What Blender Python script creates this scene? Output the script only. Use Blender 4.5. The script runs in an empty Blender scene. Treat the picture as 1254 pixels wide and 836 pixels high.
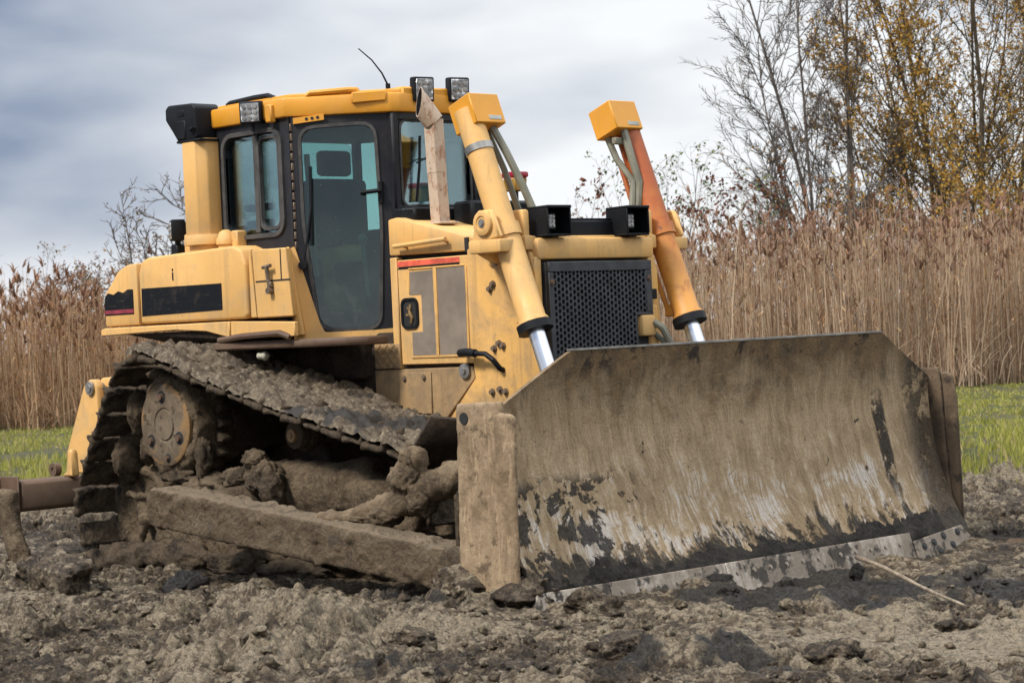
import bpy, bmesh, math, random
import numpy as np
from mathutils import Vector, Matrix, Euler

random.seed(7)
RNG = np.random.default_rng(11)
SC = bpy.context.scene
COL = SC.collection
PI = math.pi
rad = math.radians

# ------------------------------------------------------------------ camera
# metres; bulldozer drives towards +X, its left is +Y, ground is z = 0
TH = rad(46.0)
VIEW = Vector((-math.sin(TH), math.cos(TH), 0))      # horizontal view direction
RIGHT = Vector((math.cos(TH), math.sin(TH), 0))
CAM = Vector((9.8043, -10.1451, 1.5))
cd = bpy.data.cameras.new('camera')
cam = bpy.data.objects.new('camera', cd)
COL.objects.link(cam)
SC.camera = cam
pt, rl = math.atan(18 / 2750), rad(2.7)
Vv = VIEW * math.cos(pt) - Vector((0, 0, 1)) * math.sin(pt)
Zv = Vector((0, 0, 1)) * math.cos(pt) + VIEW * math.sin(pt)
Rv = RIGHT * math.cos(rl) - Zv * math.sin(rl)
Uv = RIGHT * math.sin(rl) + Zv * math.cos(rl)
cam.matrix_world = Matrix(((Rv.x, Uv.x, -Vv.x, CAM.x), (Rv.y, Uv.y, -Vv.y, CAM.y), (Rv.z, Uv.z, -Vv.z, CAM.z), (0, 0, 0, 1)))
cd.sensor_width = 36
cd.lens = 36 * 2750 / 1254
cd.clip_end = 3000
cd.dof.use_dof = True
cd.dof.focus_distance = 13.6
cd.dof.aperture_fstop = 9.0

def site(right, depth, z=0.0):
    """A point so many metres to the right of and beyond the photographer's stand."""
    p = CAM + RIGHT * right + VIEW * depth
    return Vector((p.x, p.y, z))

# ------------------------------------------------------------------ world, sun, exposure
SC.view_settings.view_transform = 'Standard'
SC.view_settings.look = 'None'
SC.view_settings.exposure = 0.85
SC.view_settings.gamma = 1.0
SUN_EL, SUN_AZ = rad(48), None
sun_dir = (RIGHT * -0.75 + VIEW * -0.55).normalized() * math.cos(SUN_EL) + Vector((0, 0, math.sin(SUN_EL)))   # towards the sun
sl = bpy.data.lights.new('sun', 'SUN')
sl.energy = 2.5
sl.angle = rad(12)
sl.color = (1.0, 0.93, 0.84)
so = bpy.data.objects.new('sun', sl)
so.rotation_euler = sun_dir.to_track_quat('Z', 'Y').to_euler()
COL.objects.link(so)

world = bpy.data.worlds.new('World')
SC.world = world
world.use_nodes = True


class G:
    """Small helper to write node graphs."""
    def __init__(s, nt):
        s.nt = nt
    def n(s, t, **kw):
        nd = s.nt.nodes.new('ShaderNode' + t)
        for k, v in kw.items():
            setattr(nd, k, v)
        return nd
    def put(s, sock, v):
        if isinstance(v, bpy.types.NodeSocket):
            s.nt.links.new(v, sock)
        elif isinstance(v, (tuple, list)) and len(v) == 3 and sock.type == 'RGBA':
            sock.default_value = (*v, 1)
        else:
            sock.default_value = v
    def m(s, op, a, b=0.0, c=None, clamp=False):
        nd = s.n('Math', operation=op, use_clamp=clamp)
        s.put(nd.inputs[0], a); s.put(nd.inputs[1], b)
        if c is not None: s.put(nd.inputs[2], c)
        return nd.outputs[0]
    def vm(s, op, a, b=None, scale=None):
        nd = s.n('VectorMath', operation=op)
        s.put(nd.inputs[0], a)
        if b is not None: s.put(nd.inputs[1], b)
        if scale is not None: s.put(nd.inputs['Scale'], scale)
        return nd.outputs['Value'] if op == 'DOT_PRODUCT' else nd.outputs[0]
    def noise(s, vec, scale, detail=4, rough=0.55, dist=0.0, col=False):
        nd = s.n('TexNoise')
        s.put(nd.inputs['Vector'], vec); s.put(nd.inputs['Scale'], scale)
        nd.inputs['Detail'].default_value = detail; nd.inputs['Roughness'].default_value = rough
        nd.inputs['Distortion'].default_value = dist
        return nd.outputs['Color' if col else 'Fac']
    def vor(s, vec, scale, feature='F1', out='Distance'):
        nd = s.n('TexVoronoi', feature=feature)
        s.put(nd.inputs['Vector'], vec); s.put(nd.inputs['Scale'], scale)
        return nd.outputs[out]
    def step(s, v, a, b):
        nd = s.n('MapRange', clamp=True, interpolation_type='SMOOTHSTEP')
        s.put(nd.inputs['Value'], v)
        nd.inputs['From Min'].default_value = a; nd.inputs['From Max'].default_value = b
        return nd.outputs['Result']
    def mix(s, f, a, b, mode='MIX'):
        nd = s.n('Mix', data_type='RGBA', blend_type=mode)
        s.put(nd.inputs[0], f); s.put(nd.inputs[6], a); s.put(nd.inputs[7], b)
        return nd.outputs[2]
    def sep(s, v):
        nd = s.n('SeparateXYZ'); s.put(nd.inputs[0], v)
        return nd.outputs[0], nd.outputs[1], nd.outputs[2]
    def comb(s, x, y, z):
        nd = s.n('CombineXYZ'); s.put(nd.inputs[0], x); s.put(nd.inputs[1], y); s.put(nd.inputs[2], z)
        return nd.outputs[0]
    def bump(s, h, strength=0.3, dist=0.01, normal=None):
        nd = s.n('Bump'); nd.inputs['Strength'].default_value = strength; nd.inputs['Distance'].default_value = dist
        s.put(nd.inputs['Height'], h)
        if normal is not None: s.put(nd.inputs['Normal'], normal)
        return nd.outputs[0]
    def obj(s):
        return s.n('TexCoord').outputs['Object']
    def geo(s, out):
        return s.n('NewGeometry').outputs[out]
    def attr(s, name, out='Fac'):
        return s.n('Attribute', attribute_name=name).outputs[out]


def build_world():
    nt = world.node_tree
    g = G(nt)
    bg = nt.nodes['Background']
    sky = g.n('TexSky', sky_type='NISHITA')
    sky.sun_disc = False
    sky.sun_elevation = SUN_EL
    sky.sun_rotation = math.atan2(sun_dir.x, sun_dir.y)
    d = g.n('TexCoord').outputs['Generated']
    d = g.vm('NORMALIZE', d)
    x, y, z = g.sep(d)
    zu = g.m('MAXIMUM', z, 0.0)
    side = g.vm('DOT_PRODUCT', d, tuple(RIGHT))
    # banks of stratus: long in azimuth, thin in elevation
    p = g.comb(g.m('MULTIPLY', x, 3.2), g.m('MULTIPLY', y, 3.2), g.m('MULTIPLY', z, 9.0))
    n1 = g.noise(p, 1.7, 3, 0.45, 0.2)
    n2 = g.noise(p, 4.5, 4, 0.45, 0.2)
    c = g.m('ADD', g.m('MULTIPLY', n1, 0.75), g.m('MULTIPLY', n2, 0.25))
    # the cloud deck is thinner to the right than to the left
    t = g.m('ADD', g.m('MULTIPLY', g.m('SUBTRACT', c, 0.5), 2.3), g.m('MULTIPLY', g.step(side, -0.24, 0.10), 0.72))
    t = g.m('ADD', t, 0.26)
    lowp = g.m('MULTIPLY', g.step(z, 0.088, 0.03), 0.50)
    t = g.m('ADD', t, lowp)
    t = g.m('SUBTRACT', t, g.m('MULTIPLY', g.step(z, 0.07, 0.15), 0.20), clamp=True)
    deck = g.mix(t, (0.150, 0.185, 0.255), (0.535, 0.548, 0.560))
    warm = g.mix(g.m('MULTIPLY', g.step(z, 0.045, 0.0), 0.5), deck, (0.56, 0.52, 0.525))
    lum = g.m('MULTIPLY_ADD', g.step(z, 0.15, 0.95), 2.0, 1.0)       # overcast: the zenith is brighter than the horizon
    cl = g.vm('SCALE', warm, scale=g.m('MULTIPLY', lum, 10.0))
    cover = g.step(n1, 0.20, 0.34)
    out = g.mix(g.m('MULTIPLY_ADD', cover, 0.12, 0.86), sky.outputs[0], cl)
    nt.links.new(out, bg.inputs[0])
    bg.inputs[1].default_value = 0.1
build_world()
SC.cycles.max_bounces = 8
SC.cycles.transparent_max_bounces = 12

# ------------------------------------------------------------------ numpy noise
def _h(ix, iy, iz, seed):
    with np.errstate(over='ignore'):
        h = (ix.astype(np.uint32) * np.uint32(374761393) + iy.astype(np.uint32) * np.uint32(668265263)
             + iz.astype(np.uint32) * np.uint32(2147483647) + np.uint32(seed * 974634777 & 0xffffffff))
        h = (h ^ (h >> np.uint32(13))) * np.uint32(1274126177)
        h = (h ^ (h >> np.uint32(16))) * np.uint32(2246822519)
        h ^= h >> np.uint32(15)
    return h.astype(np.float64) / 4294967295.0

def vnoise(p, seed=0):
    p = np.asarray(p, float)
    i = np.floor(p).astype(np.int64); f = p - i
    f = f * f * f * (f * (f * 6 - 15) + 10)
    r = 0
    for dx in (0, 1):
        for dy in (0, 1):
            for dz in (0, 1):
                w = (f[:, 0] if dx else 1 - f[:, 0]) * (f[:, 1] if dy else 1 - f[:, 1]) * (f[:, 2] if dz else 1 - f[:, 2])
                r = r + w * _h(i[:, 0] + dx, i[:, 1] + dy, i[:, 2] + dz, seed)
    return r

def fbm(p, scale=1.0, octv=4, rough=0.5, seed=0):
    """about -1 .. 1"""
    p = np.asarray(p, float) * scale
    a, t, r = 1.0, 0.0, 0
    for o in range(octv):
        r = r + a * (vnoise(p, seed + o) * 2 - 1); t += a
        p = p * 2.03 + 11.7; a *= rough
    return r / t * 1.6

def clods(x, y, cell, seed, prob=0.7, sharp=0.0):
    """height field of rounded lumps (one per jittered cell) and a random tint per lump"""
    X, Y = x / cell, y / cell
    ix, iy = np.floor(X).astype(np.int64), np.floor(Y).astype(np.int64)
    best = np.zeros_like(X); tint = np.full_like(X, 0.5)
    z0 = np.zeros_like(ix)
    for dx in (-1, 0, 1):
        for dy in (-1, 0, 1):
            jx, jy = ix + dx, iy + dy
            a, b, c, e = (_h(jx, jy, z0 + k, seed) for k in range(4))
            r = 0.22 + 0.42 * c
            an = PI * b * 2
            ux, uy = X - (jx + a), Y - (jy + b)
            el = 0.75 + 0.5 * e
            vx = (ux * np.cos(an) + uy * np.sin(an)) * el
            vy = (-ux * np.sin(an) + uy * np.cos(an)) / el
            d2 = vx * vx + vy * vy
            h = np.sqrt(np.maximum(0, r * r - d2)) * (0.55 + 0.7 * e) * (_h(jx, jy, z0 + 7, seed) < prob)
            h = h * (1 + sharp * (ux * np.cos(an * 3) + uy * np.sin(an * 3)) / r)
            m = h > best
            best = np.where(m, h, best); tint = np.where(m, a, tint)
    return best * cell, tint

# ------------------------------------------------------------------ mesh helpers
class MB:
    """Collects primitives and links them as ONE mesh object."""
    def __init__(s):
        s.v, s.f, s.smooth = [], [], []
        s.M = None
    def add(s, verts, faces, smooth=False):
        o = len(s.v)
        if s.M is not None:
            verts = [s.M @ Vector(q) for q in verts]
        s.v.extend([tuple(q) for q in verts]); s.f.extend([tuple(o + i for i in f) for f in faces])
        s.smooth.extend([smooth] * len(faces))
        return s
    def bm(s, bm, smooth=False):
        bm.verts.index_update()
        s.add([v.co.copy() for v in bm.verts], [[v.index for v in f.verts] for f in bm.faces], smooth)
        bm.free()
        return s
    def _bev(s, bm, bevel, seg):
        if bevel > 0:
            es = [e for e in bm.edges if len(e.link_faces) == 2 and e.calc_face_angle(0) > 0.35]
            bmesh.ops.bevel(bm, geom=es, offset=bevel, segments=seg, profile=0.5, affect='EDGES', clamp_overlap=True)
    def box(s, x0, x1, y0, y1, z0, z1, bevel=0.006, seg=1, M=None):
        bm = bmesh.new()
        bmesh.ops.create_cube(bm, size=1)
        for v in bm.verts:
            v.co = Vector((x0 if v.co.x < 0 else x1, y0 if v.co.y < 0 else y1, z0 if v.co.z < 0 else z1))
        s._bev(bm, bevel, seg)
        if M is not None: bm.transform(M)
        return s.bm(bm)
    def prism(s, poly, axis, a, b, bevel=0.005, seg=1, M=None):
        """poly in the two other axes (in order), extruded from a to b along axis"""
        bm = bmesh.new()
        def P(u, w, t):
            return {'x': (t, u, w), 'y': (u, t, w), 'z': (u, w, t)}[axis]
        A = [bm.verts.new(P(u, w, a)) for u, w in poly]
        B = [bm.verts.new(P(u, w, b)) for u, w in poly]
        n = len(poly)
        bm.faces.new(A); bm.faces.new(B[::-1])
        for i in range(n):
            bm.faces.new((A[i], B[i], B[(i + 1) % n], A[(i + 1) % n]))
        bmesh.ops.recalc_face_normals(bm, faces=bm.faces)
        s._bev(bm, bevel, seg)
        if M is not None: bm.transform(M)
        return s.bm(bm)
    def hull(s, pts, bevel=0.0, seg=1):
        bm = bmesh.new()
        for q in pts: bm.verts.new(q)
        bmesh.ops.convex_hull(bm, input=bm.verts)
        bmesh.ops.dissolve_limit(bm, angle_limit=0.02, verts=bm.verts, edges=bm.edges)
        bmesh.ops.recalc_face_normals(bm, faces=bm.faces)
        s._bev(bm, bevel, seg)
        return s.bm(bm)
    def tube(s, path, r, n=10, cap=True, twist=0.0):
        path = [Vector(q) for q in path]
        k = len(path)
        rs = [r] * k if isinstance(r, (int, float)) else list(r)
        vs, fs = [], []
        up = None
        for i, q in enumerate(path):
            d = (path[min(i + 1, k - 1)] - path[max(i - 1, 0)]).normalized()
            if up is None:
                up = Vector((0, 0, 1)) if abs(d.z) < 0.9 else Vector((1, 0, 0))
            a = d.cross(up).normalized(); up = a.cross(d).normalized()
            for j in range(n):
                t = 2 * PI * j / n + twist
                vs.append(q + (a * math.cos(t) + up * math.sin(t)) * rs[i])
        for i in range(k - 1):
            for j in range(n):
                fs.append((i * n + j, i * n + (j + 1) % n, (i + 1) * n + (j + 1) % n, (i + 1) * n + j))
        if cap:
            fs.append(tuple(range(n))[::-1]); fs.append(tuple((k - 1) * n + j for j in range(n)))
        return s.add(vs, fs, True)
    def cyl(s, p0, p1, r, n=20, r1=None, bevel=0.0):
        p0, p1 = Vector(p0), Vector(p1)
        r1 = r if r1 is None else r1
        if bevel:
            d = (p1 - p0).normalized() * bevel
            return s.tube([p0, p0 + d, p1 - d, p1], [r - bevel, r, r1, r1 - bevel], n)
        return s.tube([p0, p1], [r, r1], n)
    def rings(s, p0, axis, prof, n=24, cap=True):
        """lathe: prof = [(distance along axis, radius)]"""
        p0, axis = Vector(p0), Vector(axis).normalized()
        up = Vector((0, 0, 1)) if abs(axis.z) < 0.9 else Vector((1, 0, 0))
        a = axis.cross(up).normalized(); b = a.cross(axis)
        vs, fs = [], []
        for t, r in prof:
            for j in range(n):
                w = 2 * PI * j / n
                vs.append(p0 + axis * t + (a * math.cos(w) + b * math.sin(w)) * r)
        for i in range(len(prof) - 1):
            for j in range(n):
                fs.append((i * n + j, i * n + (j + 1) % n, (i + 1) * n + (j + 1) % n, (i + 1) * n + j))
        if cap:
            fs.append(tuple(range(n))[::-1]); fs.append(tuple((len(prof) - 1) * n + j for j in range(n)))
        return s.add(vs, fs, True)
    def loft(s, secs, closed=True, cap=True, smooth=True):
        n = len(secs[0]); vs = [q for sec in secs for q in sec]; fs = []
        for i in range(len(secs) - 1):
            for j in range(n if closed else n - 1):
                fs.append((i * n + j, i * n + (j + 1) % n, (i + 1) * n + (j + 1) % n, (i + 1) * n + j))
        if cap and closed:
            fs.append(tuple(range(n))[::-1]); fs.append(tuple((len(secs) - 1) * n + j for j in range(n)))
        return s.add(vs, fs, smooth)
    def mesh(s, name, m, angle=40):
        me = bpy.data.meshes.new(name)
        me.from_pydata(s.v, [], s.f)
        bm = bmesh.new(); bm.from_mesh(me)
        bmesh.ops.recalc_face_normals(bm, faces=bm.faces)
        bm.to_mesh(me); bm.free()
        me.shade_smooth()
        me.set_sharp_from_angle(angle=rad(angle))
        for mm in (m if isinstance(m, (list, tuple)) else [m]):
            me.materials.append(mm)
        return me
    def build(s, name, m, parent=None, angle=40, loc=None):
        o = bpy.data.objects.new(name, s.mesh(name, m, angle))
        COL.objects.link(o)
        if parent is not None: o.parent = parent
        if loc is not None: o.location = loc
        return o

def np_mesh(name, verts, faces, m, parent=None, smooth=True, attrs=None):
    """mesh object from numpy arrays; faces (n,3) or (n,4)"""
    me = bpy.data.meshes.new(name)
    verts = np.ascontiguousarray(verts, np.float32); faces = np.ascontiguousarray(faces, np.int32)
    k = faces.shape[1]
    me.vertices.add(len(verts)); me.vertices.foreach_set('co', verts.ravel())
    me.loops.add(faces.size); me.loops.foreach_set('vertex_index', faces.ravel())
    me.polygons.add(len(faces)); me.polygons.foreach_set('loop_start', np.arange(0, faces.size, k, dtype=np.int32))
    me.update(calc_edges=True)
    if smooth: me.shade_smooth()
    for an, av in (attrs or {}).items():
        at = me.attributes.new(an, 'FLOAT', 'POINT'); at.data.foreach_set('value', np.ascontiguousarray(av, np.float32))
    me.materials.append(m)
    o = bpy.data.objects.new(name, me); COL.objects.link(o)
    if parent is not None: o.parent = parent
    return o

def empty(name, loc=(0, 0, 0), parent=None):
    o = bpy.data.objects.new(name, None); COL.objects.link(o)
    o.location = loc; o.empty_display_size = 0.2
    if parent is not None: o.parent = parent
    return o

def tag(o, label=None, cat=None, group=None, kind=None):
    if label: o['label'] = label
    if cat: o['category'] = cat
    if group: o['group'] = group
    if kind: o['kind'] = kind
    return o

def roughen(o, amp=0.012, scale=9, size=0.05, seed=1, lump=0.0, lscale=14, voxel=None, octv=5):
    """mud crust: even out the mesh, then push the surface about"""
    md = o.modifiers.new('even', 'REMESH'); md.mode = 'VOXEL'; md.voxel_size = voxel or size * 0.42
    bpy.context.view_layer.update()
    dg = bpy.context.evaluated_depsgraph_get()
    me = bpy.data.meshes.new_from_object(o.evaluated_get(dg))
    o.modifiers.clear()
    old = o.data; me.name = old.name
    o.data = me; bpy.data.meshes.remove(old)
    n = len(me.vertices)
    co = np.empty(n * 3, np.float32); me.vertices.foreach_get('co', co); co = co.reshape(-1, 3)
    no = np.empty(n * 3, np.float32); me.vertex_normals.foreach_get('vector', no); no = no.reshape(-1, 3)
    d = fbm(co, scale, octv, 0.62, seed) * amp
    if lump: d = d + lump * np.clip(fbm(co, lscale, 4, 0.55, seed + 9) - 0.15, 0, 1)
    co = co + no * d[:, None]
    me.vertices.foreach_set('co', co.astype(np.float32).ravel())
    me.update(); me.shade_smooth()

# ------------------------------------------------------------------ materials
def new_mat(name):
    m = bpy.data.materials.new(name); m.use_nodes = True
    nt = m.node_tree
    return m, G(nt), nt.nodes['Principled BSDF']

def setp(g, b, color=None, rough=None, metal=None, normal=None, spec=None):
    if color is not None: g.put(b.inputs['Base Color'], color)
    if rough is not None: g.put(b.inputs['Roughness'], rough)
    if metal is not None: g.put(b.inputs['Metallic'], metal)
    if normal is not None: g.put(b.inputs['Normal'], normal)
    if spec is not None: b.inputs['Specular IOR Level'].default_value = spec

def plain(name, color, rough=0.5, metal=0.0, var=0.25, scale=6, bump=0.0, spec=0.5):
    m, g, b = new_mat(name)
    p = g.obj()
    n = g.noise(p, scale, 5, 0.6)
    f = g.step(n, 0.3, 0.7)
    c = g.mix(f, tuple(x * (1 - var) for x in color), tuple(min(1, x * (1 + var)) for x in color))
    setp(g, b, c, rough, metal, spec=spec)
    if bump: g.put(b.inputs['Normal'], g.bump(g.noise(p, scale * 5, 4), bump, 0.01))
    return m

def paint(name, base, dust=(0.40, 0.29, 0.16), dirt=(0.09, 0.065, 0.04), dusty=0.35, chips=0.5, rough=0.5, streak=True, spec=0.4):
    """weathered machine paint: fading, dust, run-off streaks, mud splashes and chips"""
    m, g, b = new_mat(name)
    p = g.obj()
    fade = g.noise(p, 1.6, 4, 0.55)
    c = g.mix(g.step(fade, 0.3, 0.75), base, tuple(min(1, x * 1.16 + 0.014) for x in base))
    d = g.m('MULTIPLY', g.step(g.noise(p, 3.5, 8, 0.68, 0.4), 0.42, 0.72), dusty)
    c = g.mix(d, c, dust)
    x, y, z = g.sep(p)
    if streak:
        sv = g.comb(g.m('MULTIPLY', x, 26.0), g.m('MULTIPLY', y, 26.0), g.m('MULTIPLY', z, 1.3))
        st = g.m('MULTIPLY', g.step(g.noise(sv, 1.0, 3, 0.5), 0.56, 0.72), 0.30 * dusty + 0.06)
        c = g.mix(st, c, tuple(q * 0.55 for q in dust))
    sp = g.m('MULTIPLY', g.step(g.noise(p, 55, 3, 0.6), 0.66, 0.70), g.step(g.m('ADD', g.noise(p, 2.2, 3), g.m('MULTIPLY', g.step(z, 1.95, 1.35), 0.16)), 0.42, 0.62))
    c = g.mix(g.m('MULTIPLY', sp, 0.75 * chips), c, dirt)
    gr_ = g.m('MULTIPLY', g.step(g.noise(p, 1.9, 9, 0.72, 0.6), 0.50, 0.68), g.m('MULTIPLY_ADD', g.step(z, 2.6, 1.3), 0.32, 0.10))
    c = g.mix(gr_, c, tuple(q * 0.62 for q in dust))
    scr = g.noise(g.comb(g.m('MULTIPLY', g.m('ADD', x, z), 9.0), g.m('MULTIPLY', y, 9.0), g.m('MULTIPLY', g.m('SUBTRACT', z, x), 90.0)), 1, 3, 0.5, 0.4)
    c = g.mix(g.m('MULTIPLY', g.m('MULTIPLY', g.step(scr, 0.70, 0.73), g.step(g.noise(p, 3.1, 3), 0.5, 0.6)), 0.6 * chips), c, tuple(q * 0.45 for q in base))
    ch = g.m('MULTIPLY', g.step(g.noise(p, 21, 5, 0.7), 0.70, 0.715), chips)
    c = g.mix(ch, c, (0.03, 0.022, 0.018))
    h = g.noise(p, 40, 4, 0.6)
    dent = g.bump(g.noise(p, 2.4, 2, 0.4), 0.25, 0.03)
    setp(g, b, c, g.m('MULTIPLY_ADD', d, 0.6, rough), 0.0, g.bump(h, 0.10, 0.005, dent), spec=spec)
    return m

def mud(name, a=(0.085, 0.066, 0.048), c2=(0.19, 0.155, 0.115), dark=(0.028, 0.024, 0.02), scale=5, wet=0.35, bump=0.7, grain=0.55):
    m, g, b = new_mat(name)
    p = g.obj()
    n = g.noise(p, scale, 7, 0.65, 0.3)
    c = g.mix(g.step(n, 0.34, 0.66), a, c2)
    n2 = g.noise(p, scale * 0.45, 5, 0.6, 0.5)
    c = g.mix(g.m('MULTIPLY', g.step(n2, 0.54, 0.66), wet * 2), c, dark)
    fine = g.noise(p, scale * 8, 7, 0.75)
    c = g.mix(g.m('MULTIPLY', g.step(fine, 0.45, 0.72), grain), c, tuple(q * 1.6 for q in c2))
    c = g.mix(g.m('MULTIPLY', g.step(fine, 0.47, 0.33), grain), c, tuple(q * 0.45 for q in a))
    hh = g.m('ADD', g.m('MULTIPLY', fine, 0.6), g.noise(p, scale * 3, 6, 0.65))
    setp(g, b, c, 0.82, 0, g.bump(hh, min(1, bump * 1.3), 0.05), spec=0.25)
    return m

Y_SIDE = paint('faded_yellow_paint', (0.60, 0.345, 0.108), dusty=0.58, chips=0.75)
Y_DUST = paint('dusty_yellow_paint', (0.58, 0.325, 0.09), dust=(0.28, 0.20, 0.12), dusty=0.75, chips=0.9, rough=0.62)
Y_ROOF = paint('deep_yellow_paint', (0.56, 0.245, 0.014), dusty=0.12, chips=0.35, rough=0.42)
Y_MUD = paint('muddy_yellow_panel', (0.30, 0.19, 0.085), dust=(0.17, 0.125, 0.08), dirt=(0.06, 0.045, 0.03), dusty=1.0, chips=1.0, rough=0.75)
BLACK = plain('black_paint', (0.007, 0.008, 0.010), 0.5, 0, 0.4, 4, spec=0.2)
CABBLK = paint('cab_black_paint', (0.008, 0.009, 0.013), dust=(0.07, 0.055, 0.04), dirt=(0.25, 0.13, 0.04), dusty=0.22, chips=0.35, rough=0.45, spec=0.25)
RUBBER = plain('rubber_seal', (0.045, 0.043, 0.04), 0.7, 0, 0.4, 9)
PLASTIC = plain('black_plastic', (0.006, 0.007, 0.009), 0.55, 0, 0.35, 5, spec=0.2)
STEEL = plain('dull_steel', (0.30, 0.29, 0.27), 0.45, 0.8, 0.3, 12)
HOSE = plain('olive_hose', (0.17, 0.165, 0.12), 0.5, 0, 0.2, 8)
BOLT = plain('bolt_steel', (0.16, 0.12, 0.085), 0.55, 0.5, 0.4, 20)
DARKIN = plain('dark_interior', (0.012, 0.012, 0.012), 0.7, 0, 0.3, 6)
MUD = mud('caked_mud', (0.072, 0.050, 0.030), (0.165, 0.122, 0.076), (0.024, 0.017, 0.011))
MUDLT = mud('dried_mud', (0.110, 0.076, 0.044), (0.220, 0.162, 0.100), (0.033, 0.023, 0.015), wet=0.30, grain=0.40, scale=3.5)
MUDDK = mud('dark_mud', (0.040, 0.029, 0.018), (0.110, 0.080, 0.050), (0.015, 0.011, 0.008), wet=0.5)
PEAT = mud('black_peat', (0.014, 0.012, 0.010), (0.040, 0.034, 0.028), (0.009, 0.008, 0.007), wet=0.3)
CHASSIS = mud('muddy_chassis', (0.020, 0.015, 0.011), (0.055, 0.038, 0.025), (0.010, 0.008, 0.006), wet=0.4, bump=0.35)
BROWN = paint('brown_iron', (0.085, 0.048, 0.028), dust=(0.16, 0.11, 0.07), dirt=(0.02, 0.016, 0.014), dusty=0.7, chips=0.8, rough=0.6)
SEAT = plain('seat_fabric', (0.03, 0.035, 0.04), 0.8)
BRASS = plain('tarnished_brass', (0.22, 0.14, 0.06), 0.5, 0.3, 0.5, 30)
PALE = plain('pale_plastic', (0.35, 0.36, 0.33), 0.6)

def rusty(name, base, rust, lo, hi, flip=False):
    m, g, b = new_mat(name)
    p = g.obj(); x, y, z = g.sep(p)
    n = g.noise(p, 5, 6, 0.65)
    f = g.step(g.m('ADD', z, g.m('MULTIPLY', g.m('SUBTRACT', n, 0.5), 0.9)), lo, hi)
    c = g.mix(f, base, rust)
    c = g.mix(g.m('MULTIPLY', g.step(g.noise(p, 9, 6, 0.7), 0.5, 0.7), 0.5), c, tuple(q * 0.6 for q in rust))
    c = g.mix(g.step(g.noise(p, 17, 4, 0.6, 0.6), 0.68, 0.70), c, (0.07, 0.05, 0.045))
    setp(g, b, c, 0.55, 0, g.bump(g.noise(p, 30, 4), 0.1, 0.005))
    return m
RUSTCYL = rusty('rust_stained_yellow', (0.56, 0.25, 0.045), (0.34, 0.075, 0.013), 1.70, 2.45)
STACKM, g, b = new_mat('rusty_white_stack')
p = g.obj()
c = g.mix(g.step(g.noise(g.comb(g.m('MULTIPLY', g.sep(p)[0], 2.0), g.m('MULTIPLY', g.sep(p)[1], 2.0), g.m('MULTIPLY', g.sep(p)[2], 0.8)), 12, 9, 0.76, 0.3), 0.48, 0.66), (0.46, 0.36, 0.265), (0.25, 0.10, 0.04))
c = g.mix(g.step(g.noise(p, 26, 5, 0.7), 0.60, 0.68), c, (0.11, 0.04, 0.02))
setp(g, b, c, 0.7, 0, g.bump(g.noise(p, 45, 5), 0.2, 0.004))

CHROME, g, b = new_mat('chrome_rod')
setp(g, b, (0.78, 0.80, 0.84), 0.22, 0.9)

def decal_black():
    m, g, b = new_mat('scratched_black_decal')
    p = g.obj(); x, y, z = g.sep(p)
    n = g.noise(g.comb(g.m('MULTIPLY', x, 3.0), y, g.m('MULTIPLY', z, 60.0)), 2, 5, 0.7)
    c = g.mix(g.step(n, 0.60, 0.72), (0.006, 0.007, 0.009), (0.15, 0.125, 0.09))
    c = g.mix(g.m('MULTIPLY', g.step(g.noise(p, 9, 6, 0.7), 0.5, 0.8), 0.5), c, (0.075, 0.06, 0.045))
    setp(g, b, c, 0.6, spec=0.15)
    return m
DECAL = decal_black()
REDDEC = plain('red_decal', (0.62, 0.10, 0.055), 0.5, 0, 0.3, 14)
WINE = plain('wine_red_decal', (0.22, 0.025, 0.04), 0.5, 0, 0.3, 14)

def glass(name, tint, mixf=0.10):
    m, g, b = new_mat(name)
    nt = m.node_tree; nt.nodes.remove(b)
    tr = g.n('BsdfTransparent'); g.put(tr.inputs[0], tint)
    gl = g.n('BsdfGlossy'); g.put(gl.inputs[0], (0.9, 0.95, 1.0)); gl.inputs['Roughness'].default_value = 0.03
    df = g.n('BsdfDiffuse'); g.put(df.inputs[0], (0.22, 0.24, 0.21))
    fr = g.n('Fresnel'); fr.inputs[0].default_value = 1.5
    m1 = g.n('MixShader'); m2 = g.n('MixShader')
    nt.links.new(g.m('MULTIPLY_ADD', fr.outputs[0], 0.9, mixf * 0.3), m1.inputs[0])
    nt.links.new(tr.outputs[0], m1.inputs[1]); nt.links.new(gl.outputs[0], m1.inputs[2])
    p = g.obj()
    film = g.m('MULTIPLY', g.step(g.noise(p, 4, 6, 0.65), 0.35, 0.8), mixf)
    spk = g.m('MULTIPLY', g.step(g.noise(p, 60, 2, 0.5), 0.70, 0.74), g.step(g.noise(p, 3, 3), 0.48, 0.6))
    zz = g.sep(p)[2]
    low = g.m('MULTIPLY', g.step(zz, 2.05, 1.55), g.m('MULTIPLY', g.step(g.noise(p, 13, 7, 0.75), 0.46, 0.66), mixf * 3.0))
    nt.links.new(g.m('ADD', g.m('ADD', film, low), g.m('MULTIPLY', spk, 0.7), clamp=True), m2.inputs[0])
    nt.links.new(m1.outputs[0], m2.inputs[1]); nt.links.new(df.outputs[0], m2.inputs[2])
    nt.links.new(m2.outputs[0], nt.nodes['Material Output'].inputs[0])
    return m
GLASS = glass('green_tinted_glass', (0.86, 0.98, 0.95), 0.012)
DOORGL = glass('dusty_door_glass', (0.47, 0.66, 0.655), 0.06)

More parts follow.
